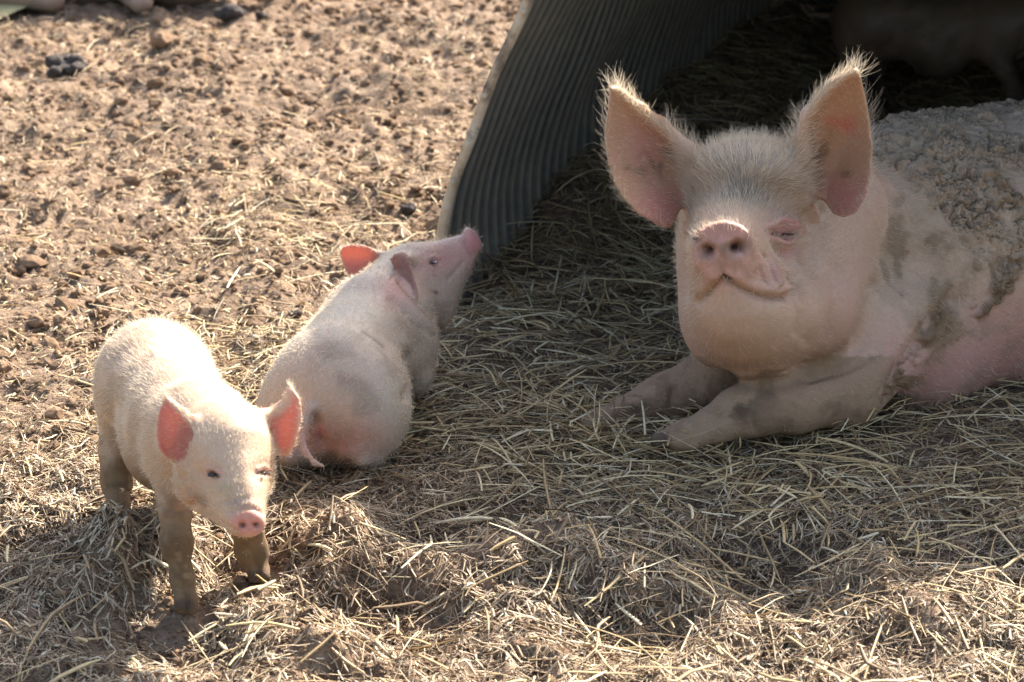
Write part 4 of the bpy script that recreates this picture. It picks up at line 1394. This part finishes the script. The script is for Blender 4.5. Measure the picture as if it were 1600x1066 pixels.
for nm, args in (("straw_bedding", (16000, bed, (.03, .16), (.0007, .0024), .032, .22, .10, 1)),
                 ("fine_straw", (75000, trodden, (.015, .08), (.0004, .0011), .016, .45, .16, 2)),
                 ("trodden_straw", (75000, lambda x, y: sstep(4.5, 4.05, y) * (.25 + .75 * sstep(-.4, .3, noise2(x * 6, y * 6, 66))), (.007, .036), (.0005, .0022), .010, .4, .35, 8, (-1.2, 1.2, 3.4, 4.5), 4)),
                 ("straw_wisps", (560, lambda x, y: np.clip(np.exp(-((x - .19) ** 2 + (y - 4.40) ** 2) / .085 ** 2) + np.exp(-((x - .10) ** 2 + (y - 4.47) ** 2) / .07 ** 2) + .5 * np.exp(-((x - .45) / .2) ** 2 - ((y - 4.47) / .05) ** 2), 0, 1),
                                  (.03, .12), (.0009, .0022), .055, .25, .2, 12, (-.1, .8, 4.2, 4.6))),
                 ("loose_straw", (4200, scatter, (.02, .10), (.0008, .0020), .012, .22, .10, 3)),
                 ("broad_straw", (2600, lambda x, y: np.clip(straw_zone(x, y) + .25, 0, 1) * sstep(6.5, 5, y), (.03, .12), (.0014, .0030), .036, .15, .12, 6)),
                 ("straw_flakes", (20000, lambda x, y: (1 - straw_zone(x, y)) * (.3 + .7 * sstep(7, 4.8, y)), (.004, .022), (.0008, .0024), .006, .3, .2, 5))):
    P, w, up, tint = lay(*args, stiff=.9 if nm in ('broad_straw', 'straw_bedding', 'straw_wisps', 'loose_straw') else .3)
    tag(ribbons(nm, P, w, up, tint, chaff_m if nm == "fine_straw" else chip_m if nm == "trodden_straw" else straw_m), kind="stuff")


def clods(name, n, zone, size, mat, seed, box):
    import bmesh
    bm = bmesh.new(); bmesh.ops.create_icosphere(bm, subdivisions=2, radius=1)
    B = np.array([v.co for v in bm.verts]); BF = np.array([[v.index for v in f.verts] for f in bm.faces]); bm.free()
    r = np.random.default_rng(seed); X, Y = [], []; got = 0
    while got < n:
        x = r.uniform(box[0], box[1], 2 * n); y = r.uniform(box[2], box[3], 2 * n); k = r.random(2 * n) < zone(x, y)
        X.append(x[k]); Y.append(y[k]); got += k.sum()
    x = np.concatenate(X)[:n]; y = np.concatenate(Y)[:n]; s = size[0] + (size[1] - size[0]) * r.random(n) ** 3
    off = r.uniform(0, 99, (n, 3))
    rad = 1 + .45 * noise3((B[None, :, 0] * 1.3 + off[:, :1]).ravel(), (B[None, :, 1] * 1.3 + off[:, 1:2]).ravel(), (B[None, :, 2] * 1.3 + off[:, 2:]).ravel(), 5).reshape(n, -1)
    V = B[None] * rad[..., None] * s[:, None, None] * np.array([1.1, 1, .75])
    a = r.uniform(0, 6.28, n); c, sn = np.cos(a)[:, None], np.sin(a)[:, None]
    V = np.stack([V[..., 0] * c - V[..., 1] * sn, V[..., 0] * sn + V[..., 1] * c, V[..., 2]], -1)
    V += np.stack([x, y, height(x, y) + s * .15], -1)[:, None]
    F = (BF[None] + (np.arange(n) * len(B))[:, None, None]).reshape(-1, 3)
    return tag(mesh_np(name, V.reshape(-1, 3), F, mat, smooth=False), kind="stuff")


crumb_m = mat_plain("mud_crumb", s2l(128, 103, 79), .95, .45, 60, bump=.6, spec=.15)
clods("mud_crumbs", 20000, lambda x, y: np.clip((1 - straw_zone(x, y)) * .6 + .5 * (.3 * near_band(y)), 0, 1), (.002, .010), crumb_m, 7, (-1.5, 1.6, 3.4, 8.4))
clods("loose_clods", 500, lambda x, y: (1 - straw_zone(x, y)) * sstep(-.2, .5, noise2(x * 3, y * 3, 68)), (.008, .024), crumb_m, 14, (-1.5, 1.2, 4.3, 8.4))
clods("soil_crumbs", 9000, lambda x, y: near_band(y) * sstep(-.5, .4, noise2(x * 5, y * 5, 67)), (.001, .005), crumb_m, 9, (-1.1, 1.1, 3.4, 4.2))

# dark dung lumps and stones on the open dirt, each on its own
dung_m = mat_plain("dark_lump", s2l(74, 66, 60), .9, .5, 60, bump=1, bdist=.008, spec=.2)


def lump(px, py, r, label, seed, cat="dung", name="dung_lump", n=5, group="dark lumps on the dirt", core=.8):
    g = gpt(px, py); b = Blob(); q = np.random.default_rng(seed)
    z = float(height(np.array([g[0]]), np.array([g[1]]))[0]); o = np.array([g[0], g[1], z])
    s = r * (g[1] / .93) / FPX
    b.ell(o + (0, 0, s * .3), (s * core, s * core * .9, s * core * .6), .004, R=np.eye(3))
    for i in range(n):
        a = q.uniform(0, 6.28); d = q.uniform(.3, .9) * s
        b.ell(o + (math.cos(a) * d, math.sin(a) * d, s * q.uniform(.15, .5)), np.array([1, .9, .8]) * s * q.uniform(.2, .42), .003, R=np.eye(3))
    V, F = b.polygonise(o - 1.7 * s, o + 1.7 * s, s / 9, 8)
    N = vnormals(V, F); V = V + N * (fbm3(V, .35 / s * 3, 3, seed) * s * .22)[:, None]
    return tag(mesh_np(name, V, F, dung_m, origin=o), label, cat, group)


lump(366, 32, 22, "dark dung lump near the top edge, larger of the pair", 1)
lump(408, 28, 13, "small dark dung lump just right of the larger one at the top edge", 2)
lump(104, 118, 34, "cluster of dark dung on the left of the far dirt", 3, n=11, core=.3)
lump(180, 132, 10, "small dark lump just right of the dung cluster", 4)
lump(262, 48, 9, "tiny dark lump in the far dirt left of the big pair", 5)
lump(462, 493, 11, "round dark stone on sunlit straw left of the resting piglet", 6, "stone", "stone", 0, None)
lump(640, 328, 15, "low dark lump of mud beside the shelter rim", 7, n=3)
lump(128, 602, 15, "brown mud clod behind the standing piglet's rump", 8, "clod", "mud_clod", 4, None)
